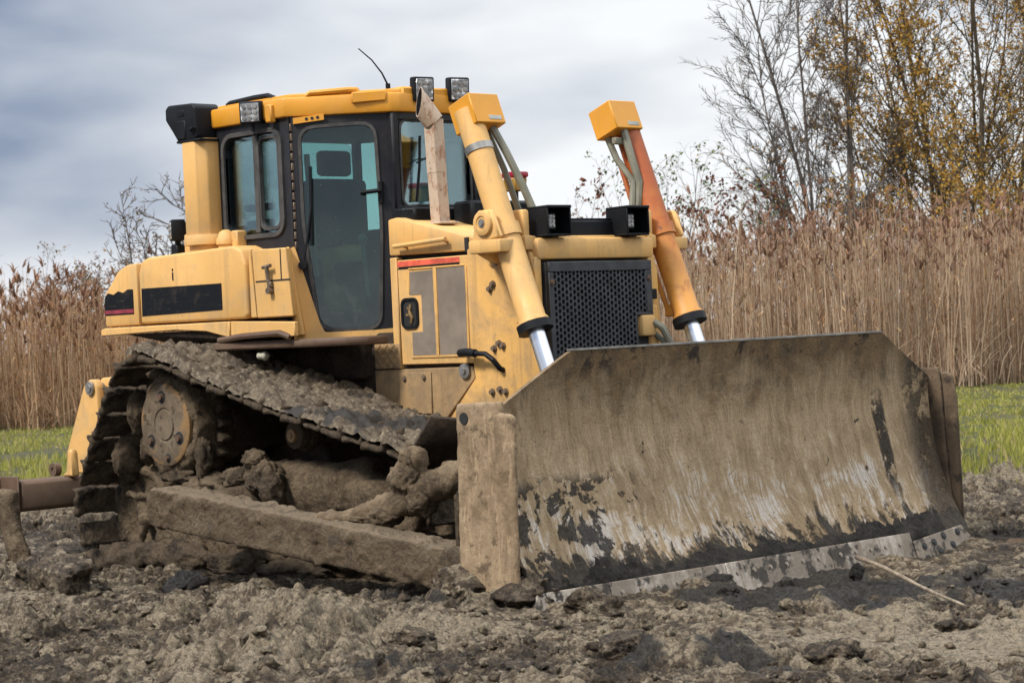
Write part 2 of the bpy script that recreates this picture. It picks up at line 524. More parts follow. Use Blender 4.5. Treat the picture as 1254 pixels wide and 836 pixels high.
def lens_mat():
    m, g, b = new_mat('led_lens')
    p = g.obj()
    v = g.vor(p, 26)
    c = g.mix(g.step(v, 0.2, 0.5), (0.75, 0.76, 0.76), (0.25, 0.26, 0.27))
    setp(g, b, c, 0.15, 0.2, g.bump(v, 0.6, 0.01))
    return m
LENS = lens_mat()
BEACR = plain('red_lens', (0.28, 0.012, 0.03), 0.25, 0, 0.2)
BEACA = plain('amber_lens', (0.30, 0.17, 0.03), 0.3, 0, 0.2)

def mesh_panel():
    m, g, b = new_mat('fine_mesh_panel')
    p = g.obj(); x, y, z = g.sep(p)
    w = g.m('MULTIPLY', g.m('SINE', g.m('MULTIPLY', x, 520)), g.m('SINE', g.m('MULTIPLY', z, 520)))
    c = g.mix(g.step(g.noise(p, 5, 6, 0.65), 0.3, 0.75), (0.165, 0.135, 0.105), (0.27, 0.215, 0.16))
    c = g.mix(g.m('MULTIPLY', g.step(w, 0.1, 0.6), 0.6), c, (0.07, 0.06, 0.05))
    setp(g, b, c, 0.7)
    return m
MESHP = mesh_panel()

def arm_mat():
    m, g, b = new_mat('mud_smeared_beam')
    p = g.obj(); x, y, z = g.sep(p)
    v = g.comb(g.m('MULTIPLY', x, 3.4), g.m('MULTIPLY', y, 8.0), g.m('MULTIPLY', g.m('ADD', z, g.m('MULTIPLY', x, 0.10)), 7.5))
    s1 = g.noise(v, 1, 9, 0.70, 0.5); n = g.noise(p, 5, 9, 0.70, 0.4); fine = g.noise(p, 42, 7, 0.75)
    c = g.mix(g.step(g.m('ADD', g.m('MULTIPLY', s1, 0.35), g.m('MULTIPLY', n, 0.65)), 0.36, 0.64), (0.105, 0.072, 0.042), (0.205, 0.150, 0.092))
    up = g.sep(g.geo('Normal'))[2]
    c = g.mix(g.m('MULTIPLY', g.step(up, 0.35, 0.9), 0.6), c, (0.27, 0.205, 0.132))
    c = g.mix(g.m('MULTIPLY', g.step(n, 0.55, 0.62), 0.6), c, (0.045, 0.033, 0.022))
    c = g.mix(g.m('MULTIPLY', g.step(s1, 0.62, 0.67), 0.5), c, (0.29, 0.235, 0.165))
    c = g.mix(g.m('MULTIPLY', g.step(fine, 0.47, 0.36), 0.6), c, (0.035, 0.026, 0.018))
    h = g.m('ADD', g.m('MULTIPLY', s1, 0.7), g.m('ADD', fine, g.m('MULTIPLY', n, 2.0)))
    setp(g, b, c, 0.78, 0, g.bump(h, 1.0, 0.035), spec=0.3)
    return m
ARM = arm_mat()

def blade_mat():
    m, g, b = new_mat('worn_blade_steel')
    p = g.obj(); x, y, z = g.sep(p)
    big = g.noise(p, 1.5, 6, 0.62, 0.4)
    wob = g.m('MULTIPLY', g.m('SUBTRACT', g.noise(p, 1.6, 3), 0.5), 0.30)
    # scrape marks run up the curve, lean and wander a little
    sy = g.m('ADD', g.m('ADD', y, g.m('MULTIPLY', z, 0.10)), wob)
    s1 = g.noise(g.comb(g.m('MULTIPLY', sy, 13.0), 0.0, g.m('MULTIPLY', z, 2.4)), 1, 9, 0.70, 0.3)
    s2 = g.noise(g.comb(g.m('MULTIPLY', sy, 55.0), 3.0, g.m('MULTIPLY', z, 5.0)), 1, 6, 0.70)
    s3 = g.noise(g.comb(g.m('MULTIPLY', sy, 7.0), 7.0, g.m('MULTIPLY', z, 4.2)), 1, 9, 0.76, 0.6)
    blot = g.noise(p, 3.4, 9, 0.70, 0.4)
    fine = g.noise(p, 45, 7, 0.75)
    mixv = g.m('ADD', g.m('MULTIPLY', s1, 0.55), g.m('MULTIPLY', blot, 0.45))
    c = g.mix(g.step(mixv, 0.36, 0.64), (0.235, 0.163, 0.088), (0.470, 0.350, 0.212))
    c = g.mix(g.m('MULTIPLY', g.step(s2, 0.52, 0.68), g.m('MULTIPLY', g.step(big, 0.35, 0.6), 0.45)), c, (0.52, 0.43, 0.31))
    c = g.mix(g.m('MULTIPLY', g.step(s2, 0.46, 0.34), 0.45), c, (0.12, 0.087, 0.055))
    c = g.mix(g.m('MULTIPLY', g.step(fine, 0.47, 0.36), 0.35), c, (0.09, 0.066, 0.042))
    # bare grey steel, mostly on the lower half
    zr = g.m('MULTIPLY', g.step(z, 0.02, 0.22), g.step(z, 0.95, 0.42))
    bare = g.m('MULTIPLY', g.step(g.m('ADD', g.m('ADD', g.m('MULTIPLY', s1, 0.40), g.m('MULTIPLY', blot, 0.62)), g.m('ADD', g.m('MULTIPLY', g.m('SUBTRACT', s2, 0.5), 0.35), g.m('MULTIPLY', zr, 0.10))), 0.59, 0.70), zr)
    c = g.mix(g.m('MULTIPLY', bare, 0.8), c, g.mix(g.step(s2, 0.35, 0.65), (0.36, 0.315, 0.265), (0.60, 0.56, 0.51)))
    # brown crust towards the top, shade of the overhanging lip painted in with it
    top = g.step(g.m('ADD', z, g.m('MULTIPLY', g.m('SUBTRACT', blot, 0.5), 1.5)), 0.90, 1.30)
    crust = g.mix(g.step(g.noise(p, 7, 8, 0.7), 0.38, 0.62), (0.066, 0.043, 0.022), (0.170, 0.103, 0.046))
    c = g.mix(g.m('MULTIPLY', top, 0.85), c, crust)
    top_dark = g.m('MULTIPLY', g.step(g.noise(p, 5.2, 6, 0.65, 0.4), 0.55, 0.62), g.step(z, 1.14, 1.30))  # blackish patches that deepen the painted dark below the lip
    c = g.mix(g.m('MULTIPLY', top_dark, 0.85), c, (0.018, 0.014, 0.011))
    # black peat stuck low down and in runs
    low = g.step(g.m('ADD', z, g.m('ADD', g.m('MULTIPLY', g.m('SUBTRACT', s3, 0.5), 1.05), g.m('MULTIPLY', g.m('SUBTRACT', fine, 0.5), 0.22))), 0.235, 0.135)
    nearblot = g.m('MULTIPLY', g.step(g.noise(p, 5.0, 8, 0.66, 0.3), 0.52, 0.55), g.m('MULTIPLY', g.step(z, 0.72, 0.60), g.step(y, -0.85, -1.15)))
    spots = g.m('MULTIPLY', g.step(g.noise(p, 9.0, 6, 0.65, 0.3), 0.655, 0.68), g.step(z, 1.0, 0.8))
    run = g.m('MULTIPLY', g.step(g.m('ABSOLUTE', g.m('ADD', g.m('SUBTRACT', y, 1.42), g.m('MULTIPLY', wob, 0.7))), 0.065, 0.045),
              g.m('MULTIPLY', g.step(z, 0.25, 0.45), g.step(z, 1.05, 0.85)))
    run = g.m('MULTIPLY', run, g.step(g.noise(p, 7.0, 7, 0.72), 0.42, 0.48))
    edge = g.m('MULTIPLY', g.step(y, 1.60, 1.80), g.step(g.noise(p, 4.0, 8, 0.72), 0.42, 0.50))
    k = g.m('MAXIMUM', g.m('MAXIMUM', low, g.m('MAXIMUM', nearblot, spots)), g.m('MAXIMUM', run, g.m('MULTIPLY', edge, 0.85)))
    c = g.mix(g.m('MULTIPLY', k, 0.94), c, g.mix(g.step(fine, 0.38, 0.68), (0.008, 0.007, 0.006), (0.052, 0.042, 0.032)))
    h = g.m('ADD', g.m('MULTIPLY', s2, 0.25), g.m('ADD', g.m('MULTIPLY', k, 1.2), g.m('ADD', g.m('MULTIPLY', fine, 0.7), g.m('MULTIPLY', blot, 0.8))))
    setp(g, b, c, g.m('MULTIPLY_ADD', bare, -0.15, 0.78), 0.0, g.bump(h, 0.9, 0.02), spec=0.3)
    return m
BLADE = blade_mat()

def plate_mat(name='scraped_mud_plate', a=(0.125, 0.092, 0.060), b2=(0.25, 0.190, 0.125), dk=(0.070, 0.050, 0.033)):
    m, g, b = new_mat(name)
    p = g.obj(); x, y, z = g.sep(p)
    big = g.noise(p, 2.6, 8, 0.68, 0.5)
    s1 = g.noise(g.comb(g.m('MULTIPLY', x, 16.0), g.m('MULTIPLY', y, 8.0), g.m('MULTIPLY', z, 3.0)), 1, 8, 0.72, 0.8)
    fine = g.noise(p, 40, 7, 0.75)
    c = g.mix(g.step(big, 0.36, 0.62), a, b2)
    c = g.mix(g.m('MULTIPLY', g.step(s1, 0.54, 0.62), 0.45), c, tuple(q * 1.45 for q in b2))
    c = g.mix(g.m('MULTIPLY', g.step(g.noise(p, 5.5, 8, 0.7, 0.4), 0.55, 0.62), 0.75), c, dk)
    c = g.mix(g.m('MULTIPLY', g.step(fine, 0.48, 0.34), 0.5), c, dk)
    setp(g, b, c, 0.8, 0, g.bump(g.m('ADD', fine, g.m('MULTIPLY', s1, 0.5)), 0.6, 0.015), spec=0.25)
    return m
PLATE = plate_mat('scraped_mud_plate', (0.165, 0.115, 0.068), (0.325, 0.240, 0.148), (0.080, 0.054, 0.032))
def cover_mat():
    m, g, b = new_mat('mud_smeared_cover')
    p = g.obj(); x, y, z = g.sep(p)
    dx, dz = g.m('ADD', x, 2.82), g.m('SUBTRACT', z, 0.945)
    rr = g.m('SQRT', g.m('ADD', g.m('MULTIPLY', dx, dx), g.m('MULTIPLY', dz, dz)))
    n = g.noise(p, 6, 8, 0.7, 0.3)
    ring_ = g.m('ADD', g.m('MULTIPLY', rr, 2.6), g.m('MULTIPLY', g.m('SUBTRACT', n, 0.5), 1.6))
    c = g.mix(g.step(n, 0.35, 0.65), (0.105, 0.078, 0.052), (0.175, 0.135, 0.092))
    c = g.mix(g.m('MULTIPLY', g.step(ring_, 0.60, 0.74), 0.75), c, (0.27, 0.155, 0.06))
    c = g.mix(g.step(g.noise(p, 22, 6, 0.72), 0.58, 0.64), c, (0.05, 0.037, 0.026))
    setp(g, b, c, 0.8, 0, g.bump(g.noise(p, 40, 6, 0.7), 0.5, 0.01), spec=0.25)
    return m
COVER = cover_mat()
PLATEDK = plate_mat('dark_mud_plate', (0.060, 0.043, 0.028), (0.125, 0.088, 0.055), (0.022, 0.018, 0.014))

def edge_mat():
    m, g, b = new_mat('worn_cutting_edge')
    p = g.obj(); x, y, z = g.sep(p)
    s = g.noise(g.comb(g.m('MULTIPLY', y, 26.0), 1.0, g.m('MULTIPLY', z, 5.0)), 1, 6, 0.65)
    n = g.noise(p, 6, 6, 0.66)
    c = g.mix(g.step(s, 0.35, 0.65), (0.25, 0.205, 0.155), (0.46, 0.41, 0.345))
    c = g.mix(g.m('MULTIPLY', g.step(g.noise(p, 2.5, 7, 0.7), 0.36, 0.56), 0.85), c, (0.155, 0.122, 0.088))
    c = g.mix(g.step(n, 0.52, 0.60), c, (0.040, 0.032, 0.024))
    setp(g, b, c, 0.6, 0.0, g.bump(g.m('ADD', s, g.noise(p, 35, 5)), 0.5, 0.01), spec=0.35)
    return m
EDGE = edge_mat()

# ------------------------------------------------------------------ BULLDOZER
DZ = empty('bulldozer', (0, 0.03, 0))
tag(DZ, 'mud-caked yellow bulldozer with a wide curved blade standing on churned mud', 'bulldozer')

def P(name, m, mb, parent=DZ, label=None, angle=40):
    o = mb.build(name, m, parent, angle)
    if label: o['label'] = label
    return o
def B(*a, **k): return MB().box(*a, **k)
def PR(*a, **k): return MB().prism(*a, **k)
def bolts(pts, n, r, h, parent, m=BOLT, name='bolt'):
    """one hexagonal bolt mesh shared by all heads; n is the outward normal"""
    me = MB().rings((0, 0, 0), n, [(-0.004, r * 1.5), (h * 0.35, r * 1.5), (h * 0.36, r), (h, r * 0.92)], 8).mesh(name, m)
    for q in pts:
        o = bpy.data.objects.new(name, me); COL.objects.link(o); o.parent = parent; o.location = q

# ---- chassis between the tracks
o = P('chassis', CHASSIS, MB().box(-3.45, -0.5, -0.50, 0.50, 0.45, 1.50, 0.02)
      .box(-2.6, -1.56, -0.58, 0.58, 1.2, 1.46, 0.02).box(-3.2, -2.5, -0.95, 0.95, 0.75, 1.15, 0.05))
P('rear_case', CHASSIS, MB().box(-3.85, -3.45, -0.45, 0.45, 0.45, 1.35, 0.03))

# ---- fenders with their dark undersides
for s in (-1, 1):
    def yy(a, b): return (min(a * s, b * s), max(a * s, b * s))
    fe = P('fender', Y_SIDE, PR([(-3.89, 1.57), (-3.89, 1.615), (-3.84, 1.625), (-2.36, 1.625), (-2.36, 1.515), (-2.62, 1.565), (-2.98, 1.585)], 'y', *yy(1.02, 1.06), bevel=0.006)
           .prism([(-2.352, 1.625), (-2.352, 1.505), (-1.665, 1.505), (-1.665, 1.60)], 'y', *yy(1.02, 1.055), bevel=0.006)
           .box(-3.88, -1.98, *yy(0.5, 1.015), 1.585, 1.615, 0.004))
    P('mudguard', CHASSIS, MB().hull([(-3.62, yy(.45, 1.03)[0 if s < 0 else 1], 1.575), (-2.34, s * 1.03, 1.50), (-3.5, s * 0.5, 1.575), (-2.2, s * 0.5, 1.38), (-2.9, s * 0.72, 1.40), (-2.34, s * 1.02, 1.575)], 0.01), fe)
    st = P('step', BROWN, PR([(-2.55, -1.06), (-1.47, -1.02), (-1.30, -0.93), (-1.24, -0.80), (-1.26, -0.60), (-2.55, -0.60)] if s < 0 else
                       [(-2.55, 1.06), (-1.47, 1.02), (-1.30, 0.93), (-1.24, 0.80), (-1.26, 0.60), (-2.55, 0.60)], 'z', 1.43, 1.485, bevel=0.012))
    P('rail', BROWN, MB().tube([(-2.5, s * 1.04, 1.50), (-2.2, s * 1.07, 1.52), (-1.8, s * 1.07, 1.53), (-1.72, s * 1.05, 1.50)], 0.022, 8), st)

# ---- fuel tank and the boxes at the rear
tank = P('fuel_tank', Y_SIDE, PR([(-3.40, 1.64), (-3.405, 2.0), (-3.36, 2.085), (-3.28, 2.105), (-2.30, 2.13), (-2.21, 2.10), (-2.17, 2.0), (-2.165, 1.66), (-2.20, 1.635)], 'y', -1.05, 0.62, bevel=0.045, seg=3))
P('decal', DECAL, PR([(-3.375, 1.695), (-3.37, 1.89), (-2.435, 1.885), (-2.435, 1.705)], 'y', -1.0525, -1.045, bevel=0), tank)
P('mark', DECAL, MB().box(-2.995, -2.982, -1.053, -1.04, 1.93, 1.985, 0).box(-2.995, -2.982, -1.053, -1.04, 1.995, 2.012, 0), tank)
rear = P('rear_box', Y_SIDE, PR([(-3.85, 1.635), (-3.84, 1.87), (-3.66, 2.03), (-3.56, 2.065), (-3.425, 2.075), (-3.425, 1.635)], 'y', -1.05, 0.62, bevel=0.022, seg=2))
P('decal', DECAL, PR([(-3.838, 1.715), (-3.828, 1.85), (-3.79, 1.875), (-3.72, 1.862), (-3.66, 1.885), (-3.60, 1.87), (-3.54, 1.893), (-3.475, 1.89), (-3.475, 1.715)], 'y', -1.0525, -1.045, bevel=0), rear)
P('stripe', WINE, B(-3.838, -3.475, -1.0545, -1.045, 1.725, 1.752, 0), rear)
P('filler_panel', Y_SIDE, PR([(-2.155, 1.64), (-2.155, 2.08), (-2.12, 2.10), (-2.125, 2.08), (-2.085, 1.64)], 'y', -1.03, -0.55, bevel=0.006))
tb = P('toolbox', Y_SIDE, MB().hull([(-2.075, -1.04, 1.635), (-2.105, -1.04, 2.09), (-1.735, -1.04, 2.085), (-1.69, -1.04, 1.635), (-1.93, -0.84, 2.085), (-1.89, -0.84, 1.635), (-2.105, -0.70, 2.09), (-2.075, -0.70, 1.635)], 0.008))
P('seam', DARKIN, MB().box(-2.07, -1.715, -1.0425, -1.03, 1.872, 1.882, 0).box(-1.80, -1.79, -1.0425, -1.03, 1.88, 2.08, 0), tb)
P('latch', BOLT, MB().tube([(-1.90, -1.06, 1.82), (-1.905, -1.075, 1.97)], 0.014, 8).tube([(-1.945, -1.075, 1.965), (-1.86, -1.075, 1.975)], 0.012, 8)
  .box(-1.92, -1.88, -1.07, -1.04, 1.83, 1.87, 0.005).cyl((-1.90, -1.04, 1.81), (-1.90, -1.08, 1.81), 0.022, 10), tb)
fc = P('filler_cap', Y_SIDE, MB().rings((-2.52, -0.93, 2.05), (0, 0, 1), [(0, 0.055), (0.10, 0.055), (0.101, 0.068), (0.135, 0.068), (0.15, 0.058), (0.185, 0.045), (0.20, 0.02)], 16), tank)
P('bracket', Y_SIDE, MB().box(-3.05, -2.93, -0.90, -0.78, 2.07, 2.25, 0.01), tank)
P('bracket', Y_SIDE, MB().box(-2.47, -2.40, -0.93, -0.84, 2.09, 2.24, 0.01), tank)

# ---- air intake column with the black pre-cleaner
ac = P('air_intake', Y_SIDE, MB().rings((-2.775, -0.885, 2.03), (0, 0, 1), [(0, 0.135), (0.13, 0.135), (0.131, 0.170), (0.165, 0.172), (0.20, 0.16)], 20)
       .prism([(-2.90, -0.97), (-2.86, -1.015), (-2.72, -1.015), (-2.665, -0.95), (-2.665, -0.83), (-2.72, -0.76), (-2.86, -0.76), (-2.90, -0.82)], 'z', 2.2, 2.89, bevel=0.012, seg=2))
P('pre_cleaner', PLASTIC, MB().prism([(-2.90, 2.875), (-2.96, 2.95), (-3.035, 3.035), (-3.035, 3.115), (-3.0, 3.14), (-2.72, 3.13), (-2.685, 3.10), (-2.68, 2.90), (-2.70, 2.875)], 'y', -1.02, -0.80, bevel=0.03, seg=3)
  .box(-2.90, -2.80, -1.026, -1.0, 2.89, 3.02, 0.006).box(-2.88, -2.81, -1.025, -1.0, 3.05, 3.09, 0.004)
  .box(-2.915, -2.65, -1.02, -0.755, 2.868, 2.885, 0.004).tube([(-2.74, -1.02, 2.955), (-2.71, -1.045, 2.945), (-2.685, -1.035, 2.965)], 0.012, 8), ac)

def work_lamp(name, loc, rz, tilt=0.0, w=0.15, h=0.145, d=0.07, parent=DZ):
    """square LED lamp facing +X before rotation"""
    M = Matrix.Translation(loc) @ Matrix.Rotation(rz, 4, 'Z') @ Matrix.Rotation(tilt, 4, 'Y')
    mb = MB(); mb.M = M
    mb.box(-d, 0, -w / 2, w / 2, -h / 2, h / 2, 0.012, 2)
    for k in range(5): mb.box(-d - 0.018, -d + 0.004, -w / 2 + 0.02 + k * (w - 0.04) / 4 - 0.004, -w / 2 + 0.02 + k * (w - 0.04) / 4 + 0.004, -h / 2 + 0.02, h / 2 - 0.02, 0)
    mb.tube([(-d * 0.5, 0, -h / 2), (-d * 0.5, 0, -h / 2 - 0.05)], 0.014, 8)
    L = P(name, PLASTIC, mb, parent)
    mb = MB(); mb.M = M
    mb.box(-0.01, 0.004, -w / 2 + 0.014, w / 2 - 0.014, -h / 2 + 0.014, h / 2 - 0.014, 0.003)
    P('lens', LENS, mb, L)
    mb = MB(); mb.M = M
    for a in range(3):
        for bq in range(3):
            mb.rings((0.003, (a - 1) * w * 0.25, (bq - 1) * h * 0.25), (1, 0, 0), [(0, w * 0.1), (0.006, w * 0.095), (0.0065, w * 0.06)], 8)
    P('reflector', STEEL, mb, L)
    return L

# ---- cab
CZ0, CZ1 = 1.49, 2.95
FR, FF = Vector((-1.88, -0.85, 0)), Vector((-1.40, -0.36, 0))      # door plane, plan view
def W2(u, w, off=0.0, s=-1):
    """point on the door plane: u metres from its rear edge, w height, off outwards"""
    d = (FF - FR).normalized(); nrm = Vector((d.y, -d.x, 0))
    q = FR + d * u + nrm * off
    return Vector((q.x, q.y if s < 0 else -q.y, w))
DL = (FF - FR).length
def rounded(x0, x1, z0, z1, r, k=4):
    pts = []
    for cx, cz, a0 in ((x1 - r, z1 - r, 0), (x0 + r, z1 - r, 90), (x0 + r, z0 + r, 180), (x1 - r, z0 + r, 270)):
        for i in range(k + 1):
            a = rad(a0 + 90 * i / k); pts.append((cx + r * math.cos(a), cz + r * math.sin(a)))
    return pts
def round_poly(poly, r, k=4):
    out = []; n = len(poly)
    for i in range(n):
        p0, p1, p2 = Vector(poly[i - 1]), Vector(poly[i]), Vector(poly[(i + 1) % n])
        a = p1 + (p0 - p1).normalized() * r; c = p1 + (p2 - p1).normalized() * r
        for j in range(k + 1):
            t = j / k; q = a * (1 - t) ** 2 + p1 * 2 * t * (1 - t) + c * t * t
            out.append((q.x, q.y))
    return out
def resample(poly, n):
    P_ = [Vector(q) for q in poly]; L = [0]
    for i in range(len(P_)): L.append(L[-1] + (P_[(i + 1) % len(P_)] - P_[i]).length)
    out = []
    for k in range(n):
        t = L[-1] * k / n
        i = max(j for j in range(len(P_)) if L[j] <= t + 1e-9)
        f = (t - L[i]) / max(1e-9, L[i + 1] - L[i]); out.append(P_[i].lerp(P_[(i + 1) % len(P_)], f))
    return out
def frame(outer, inner, to3, d0, d1, n=48):
    """panel with a hole: outer and inner outlines (2-D), mapped by to3(u, w, depth)"""
    ctr = sum((Vector(q) for q in inner), Vector((0, 0))) / len(inner)
    inn = resample(inner, n)
    O = [Vector(q) for q in outer]
    def cast(q):
        d = q - ctr; best = None
        for i in range(len(O)):
            a, e = O[i], O[(i + 1) % len(O)] - O[i]
            den = d.x * e.y - d.y * e.x
            if abs(den) < 1e-9: continue
            t = ((a.x - ctr.x) * e.y - (a.y - ctr.y) * e.x) / den
            u = ((a.x - ctr.x) * d.y - (a.y - ctr.y) * d.x) / den
            if t > 0 and -1e-6 <= u <= 1 + 1e-6: best = t if best is None else min(best, t)
        return ctr + d * best
    # walk the outline with its corners included
    rows = [(q, cast(q)) for q in inn]
    for cpt in O:
        j = min(range(n), key=lambda i: (rows[i][1] - cpt).length)
        rows[j] = (rows[j][0], cpt)
    mb = MB(); vs = []; fs = []
    for q, r in rows:
        vs += [to3(q.x, q.y, d1), to3(r.x, r.y, d1), to3(q.x, q.y, d0), to3(r.x, r.y, d0)]
    for i in range(n):
        a, b = 4 * i, 4 * ((i + 1) % n)
        fs += [(a, b, b + 1, a + 1), (a + 2, a + 3, b + 3, b + 2), (a, a + 2, b + 2, b), (a + 1, b + 1, b + 3, a + 3)]
    return mb.add(vs, fs)
def ring(outline, to3, w, d0, d1):
    """seal that follows an outline (2-D), width w outwards"""
    n = len(outline); ctr = sum((Vector(q) for q in outline), Vector((0, 0))) / n
    vs, fs = [], []
    for i, q in enumerate(outline):
        p0, p1, p2 = Vector(outline[i - 1]), Vector(q), Vector(outline[(i + 1) % n])
        t = (p2 - p0).normalized(); nn = Vector((t.y, -t.x))
        if nn.dot(p1 - ctr) < 0: nn = -nn
        o = p1 + nn * w
        vs += [to3(p1.x, p1.y, d1), to3(o.x, o.y, d1), to3(p1.x, p1.y, d0), to3(o.x, o.y, d0)]
    for i in range(n):
        a, b = 4 * i, 4 * ((i + 1) % n)
        fs += [(a, b, b + 1, a + 1), (a + 2, a + 3, b + 3, b + 2), (a, a + 2, b + 2, b), (a + 1, b + 1, b + 3, a + 3)]
    return MB().add(vs, fs)
def pane(outline, to3, d0, d1):
    n = len(outline)
    vs = [to3(u, w, d0) for u, w in outline] + [to3(u, w, d1) for u, w in outline]
    fs = [tuple(range(n)), tuple(range(2 * n - 1, n - 1, -1))] + [(i, (i + 1) % n, n + (i + 1) % n, n + i) for i in range(n)]
    return MB().add(vs, fs)

cab = P('cab', CABBLK, MB().prism([(-2.9, -0.62), (-2.66, -0.80), (-1.9, -0.80), (-1.45, -0.34), (-1.45, 0.34), (-1.9, 0.80), (-2.66, 0.80), (-2.9, 0.62)], 'z', 1.46, 1.50, bevel=0)
        .box(-1.425, -1.38, -0.36, 0.36, 1.50, 2.30, 0.005).box(-1.445, -1.375, -0.385, -0.325, 2.30, 2.96, 0.012).box(-1.445, -1.375, 0.325, 0.385, 2.30, 2.96, 0.012)
        .box(-2.92, -2.86, -0.60, 0.60, 1.50, 2.30, 0.005).box(-2.92, -2.86, -0.61, -0.55, 2.30, 2.95, 0.01).box(-2.92, -2.86, 0.55, 0.61, 2.30, 2.95, 0.01))
win_o = rounded(-2.592, -1.985, 2.205, 2.875, 0.085)
door_pts = [(0.075, 2.87), (DL - 0.13, 2.885), (DL - 0.115, 2.2), (DL - 0.15, 1.54), (0.15, 1.55), (0.075, 2.25)]
for s in (-1, 1):
    side = lambda u, w, d, s=s: Vector((u, s * (0.85 + d), w))
    sw = P('side_panel', CABBLK, frame([(-2.68, 1.50), (-2.68, 2.96), (-1.885, 2.96), (-1.885, 1.50)], win_o, side, -0.05, 0.0), cab)
    fr = P('window_frame', RUBBER, ring(win_o, side, 0.030, -0.02, 0.016), cab)
    P('window_bar', RUBBER, MB().box(-2.275, -2.225, *sorted((s * 0.83, s * 0.858)), 2.21, 2.87, 0.004), cab)
    P('window_sash', RUBBER, ring(rounded(-2.215, -2.02, 2.245, 2.835, 0.05), side, 0.022, -0.03, 0.004), cab)
    P('window_pane', GLASS, pane(win_o, side, -0.032, -0.026), cab)
    # rear corner pane
    cr = P('corner_pane', GLASS, MB().add([(-2.685, s * 0.845, 2.2), (-2.90, s * 0.60, 2.2), (-2.90, s * 0.60, 2.92), (-2.685, s * 0.845, 2.92)], [(0, 1, 2, 3)]), cab)
    # door on its slanting plane
    to3 = lambda u, w, d, s=s: W2(u, w, d, s)
    gl = round_poly(door_pts, 0.09)
    dr = P('door', CABBLK, frame([(0.012, 1.50), (0.012, 2.955), (DL - 0.02, 2.955), (DL - 0.02, 1.50)], gl, to3, -0.045, 0.0, 64))
    P('door_seal', RUBBER, ring(gl, to3, 0.022, -0.03, 0.010), dr)
    P('door_pane', DOORGL, pane(gl, to3, -0.02, -0.014), dr)
    sk = round_poly([(-0.035, 2.085), (0.0, 2.10), (0.145, 1.585), (0.175, 1.522), (DL - 0.17, 1.522), (DL - 0.04, 1.53), (DL - 0.035, 1.435), (-0.03, 1.475)], 0.012, 2)
    P('door_skirt', Y_SIDE, pane(sk, to3, -0.01, 0.014), dr)
    P('skirt_rib', Y_SIDE, MB().hull([W2(-0.075, 2.09, 0.03, s), W2(-0.03, 2.10, 0.03, s), W2(-0.005, 1.51, 0.075, s), W2(0.055, 1.51, 0.06, s), W2(-0.06, 2.09, -0.1, s), W2(0.03, 1.51, -0.1, s), W2(-0.04, 1.5, -0.1, s)], 0.008), dr)
    P('handle', PLASTIC, MB().tube([W2(DL - 0.23, 2.43, 0.045, s), W2(DL - 0.10, 2.44, 0.045, s)], 0.014, 8).tube([W2(DL - 0.115, 2.44, 0.0, s), W2(DL - 0.115, 2.44, 0.05, s)], 0.012, 6)
      .tube([W2(DL - 0.095, 2.36, 0.012, s), W2(DL - 0.095, 2.50, 0.012, s)], 0.018, 6), dr)
    P('wiper', PLASTIC, MB().tube([W2(0.055, 1.98, 0.03, s), W2(0.09, 2.15, 0.035, s), W2(0.125, 2.36, 0.03, s)], 0.008, 6).tube([W2(0.115, 2.10, 0.02, s), W2(0.13, 2.62, 0.02, s)], 0.012, 6)
      .tube([W2(0.05, 1.97, 0.0, s), W2(0.05, 1.97, 0.045, s)], 0.03, 10), dr)
    hm = MB()
    for k in range(13): hm.box(*(0, 0.012), -0.006, 0.012, 0, 0.05, 0.003, M=Matrix.Translation(W2(0.004, 2.08 + k * 0.065, 0.0, s)))
    P('hinge', BOLT, hm, dr)
    P('sign_plate', Y_ROOF, pane([(0.03, 2.905), (0.235, 2.925), (0.235, 2.965), (0.03, 2.945)], to3, 0.0, 0.022), cab)
    P('plate_holes', DARKIN, MB().cyl(W2(0.12, 2.935, 0.0, s), W2(0.12, 2.935, 0.0245, s), 0.011, 8).cyl(W2(0.157, 2.938, 0.0, s), W2(0.157, 2.938, 0.0245, s), 0.011, 8).cyl(W2(0.194, 2.942, 0.0, s), W2(0.194, 2.942, 0.0245, s), 0.011, 8), cab)
# windshield and rear window
ws = rounded(-0.305, 0.305, 2.335, 2.90, 0.06)
fx = lambda u, w, d: Vector((-1.40 + d, u, w))
P('windshield_frame', CABBLK, frame([(-0.335, 2.30), (-0.335, 2.98), (0.335, 2.98), (0.335, 2.30)], ws, fx, -0.02, 0.012), cab)
P('windshield_seal', RUBBER, ring(ws, fx, 0.018, -0.015, 0.02), cab)
P('windshield', GLASS, pane(ws, fx, -0.008, -0.002), cab)
rw = rounded(-0.53, 0.53, 2.33, 2.90, 0.06)
bx = lambda u, w, d: Vector((-2.89 - d, u, w))
P('rear_pane', GLASS, pane(rw, bx, -0.004, 0.002), cab)
P('windshield_wiper', PLASTIC, MB().tube([(-1.375, -0.20, 2.36), (-1.37, -0.165, 2.60), (-1.37, -0.15, 2.80)], 0.010, 6).tube([(-1.37, -0.19, 2.62), (-1.37, -0.10, 2.655), (-1.37, -0.02, 2.655)], 0.006, 6), cab)
P('mirror', PLASTIC, MB().box(-1.39, -1.33, 0.385, 0.47, 2.40, 2.43, 0.008).box(-1.37, -1.33, 0.44, 0.50, 2.42, 2.47, 0.008), cab)

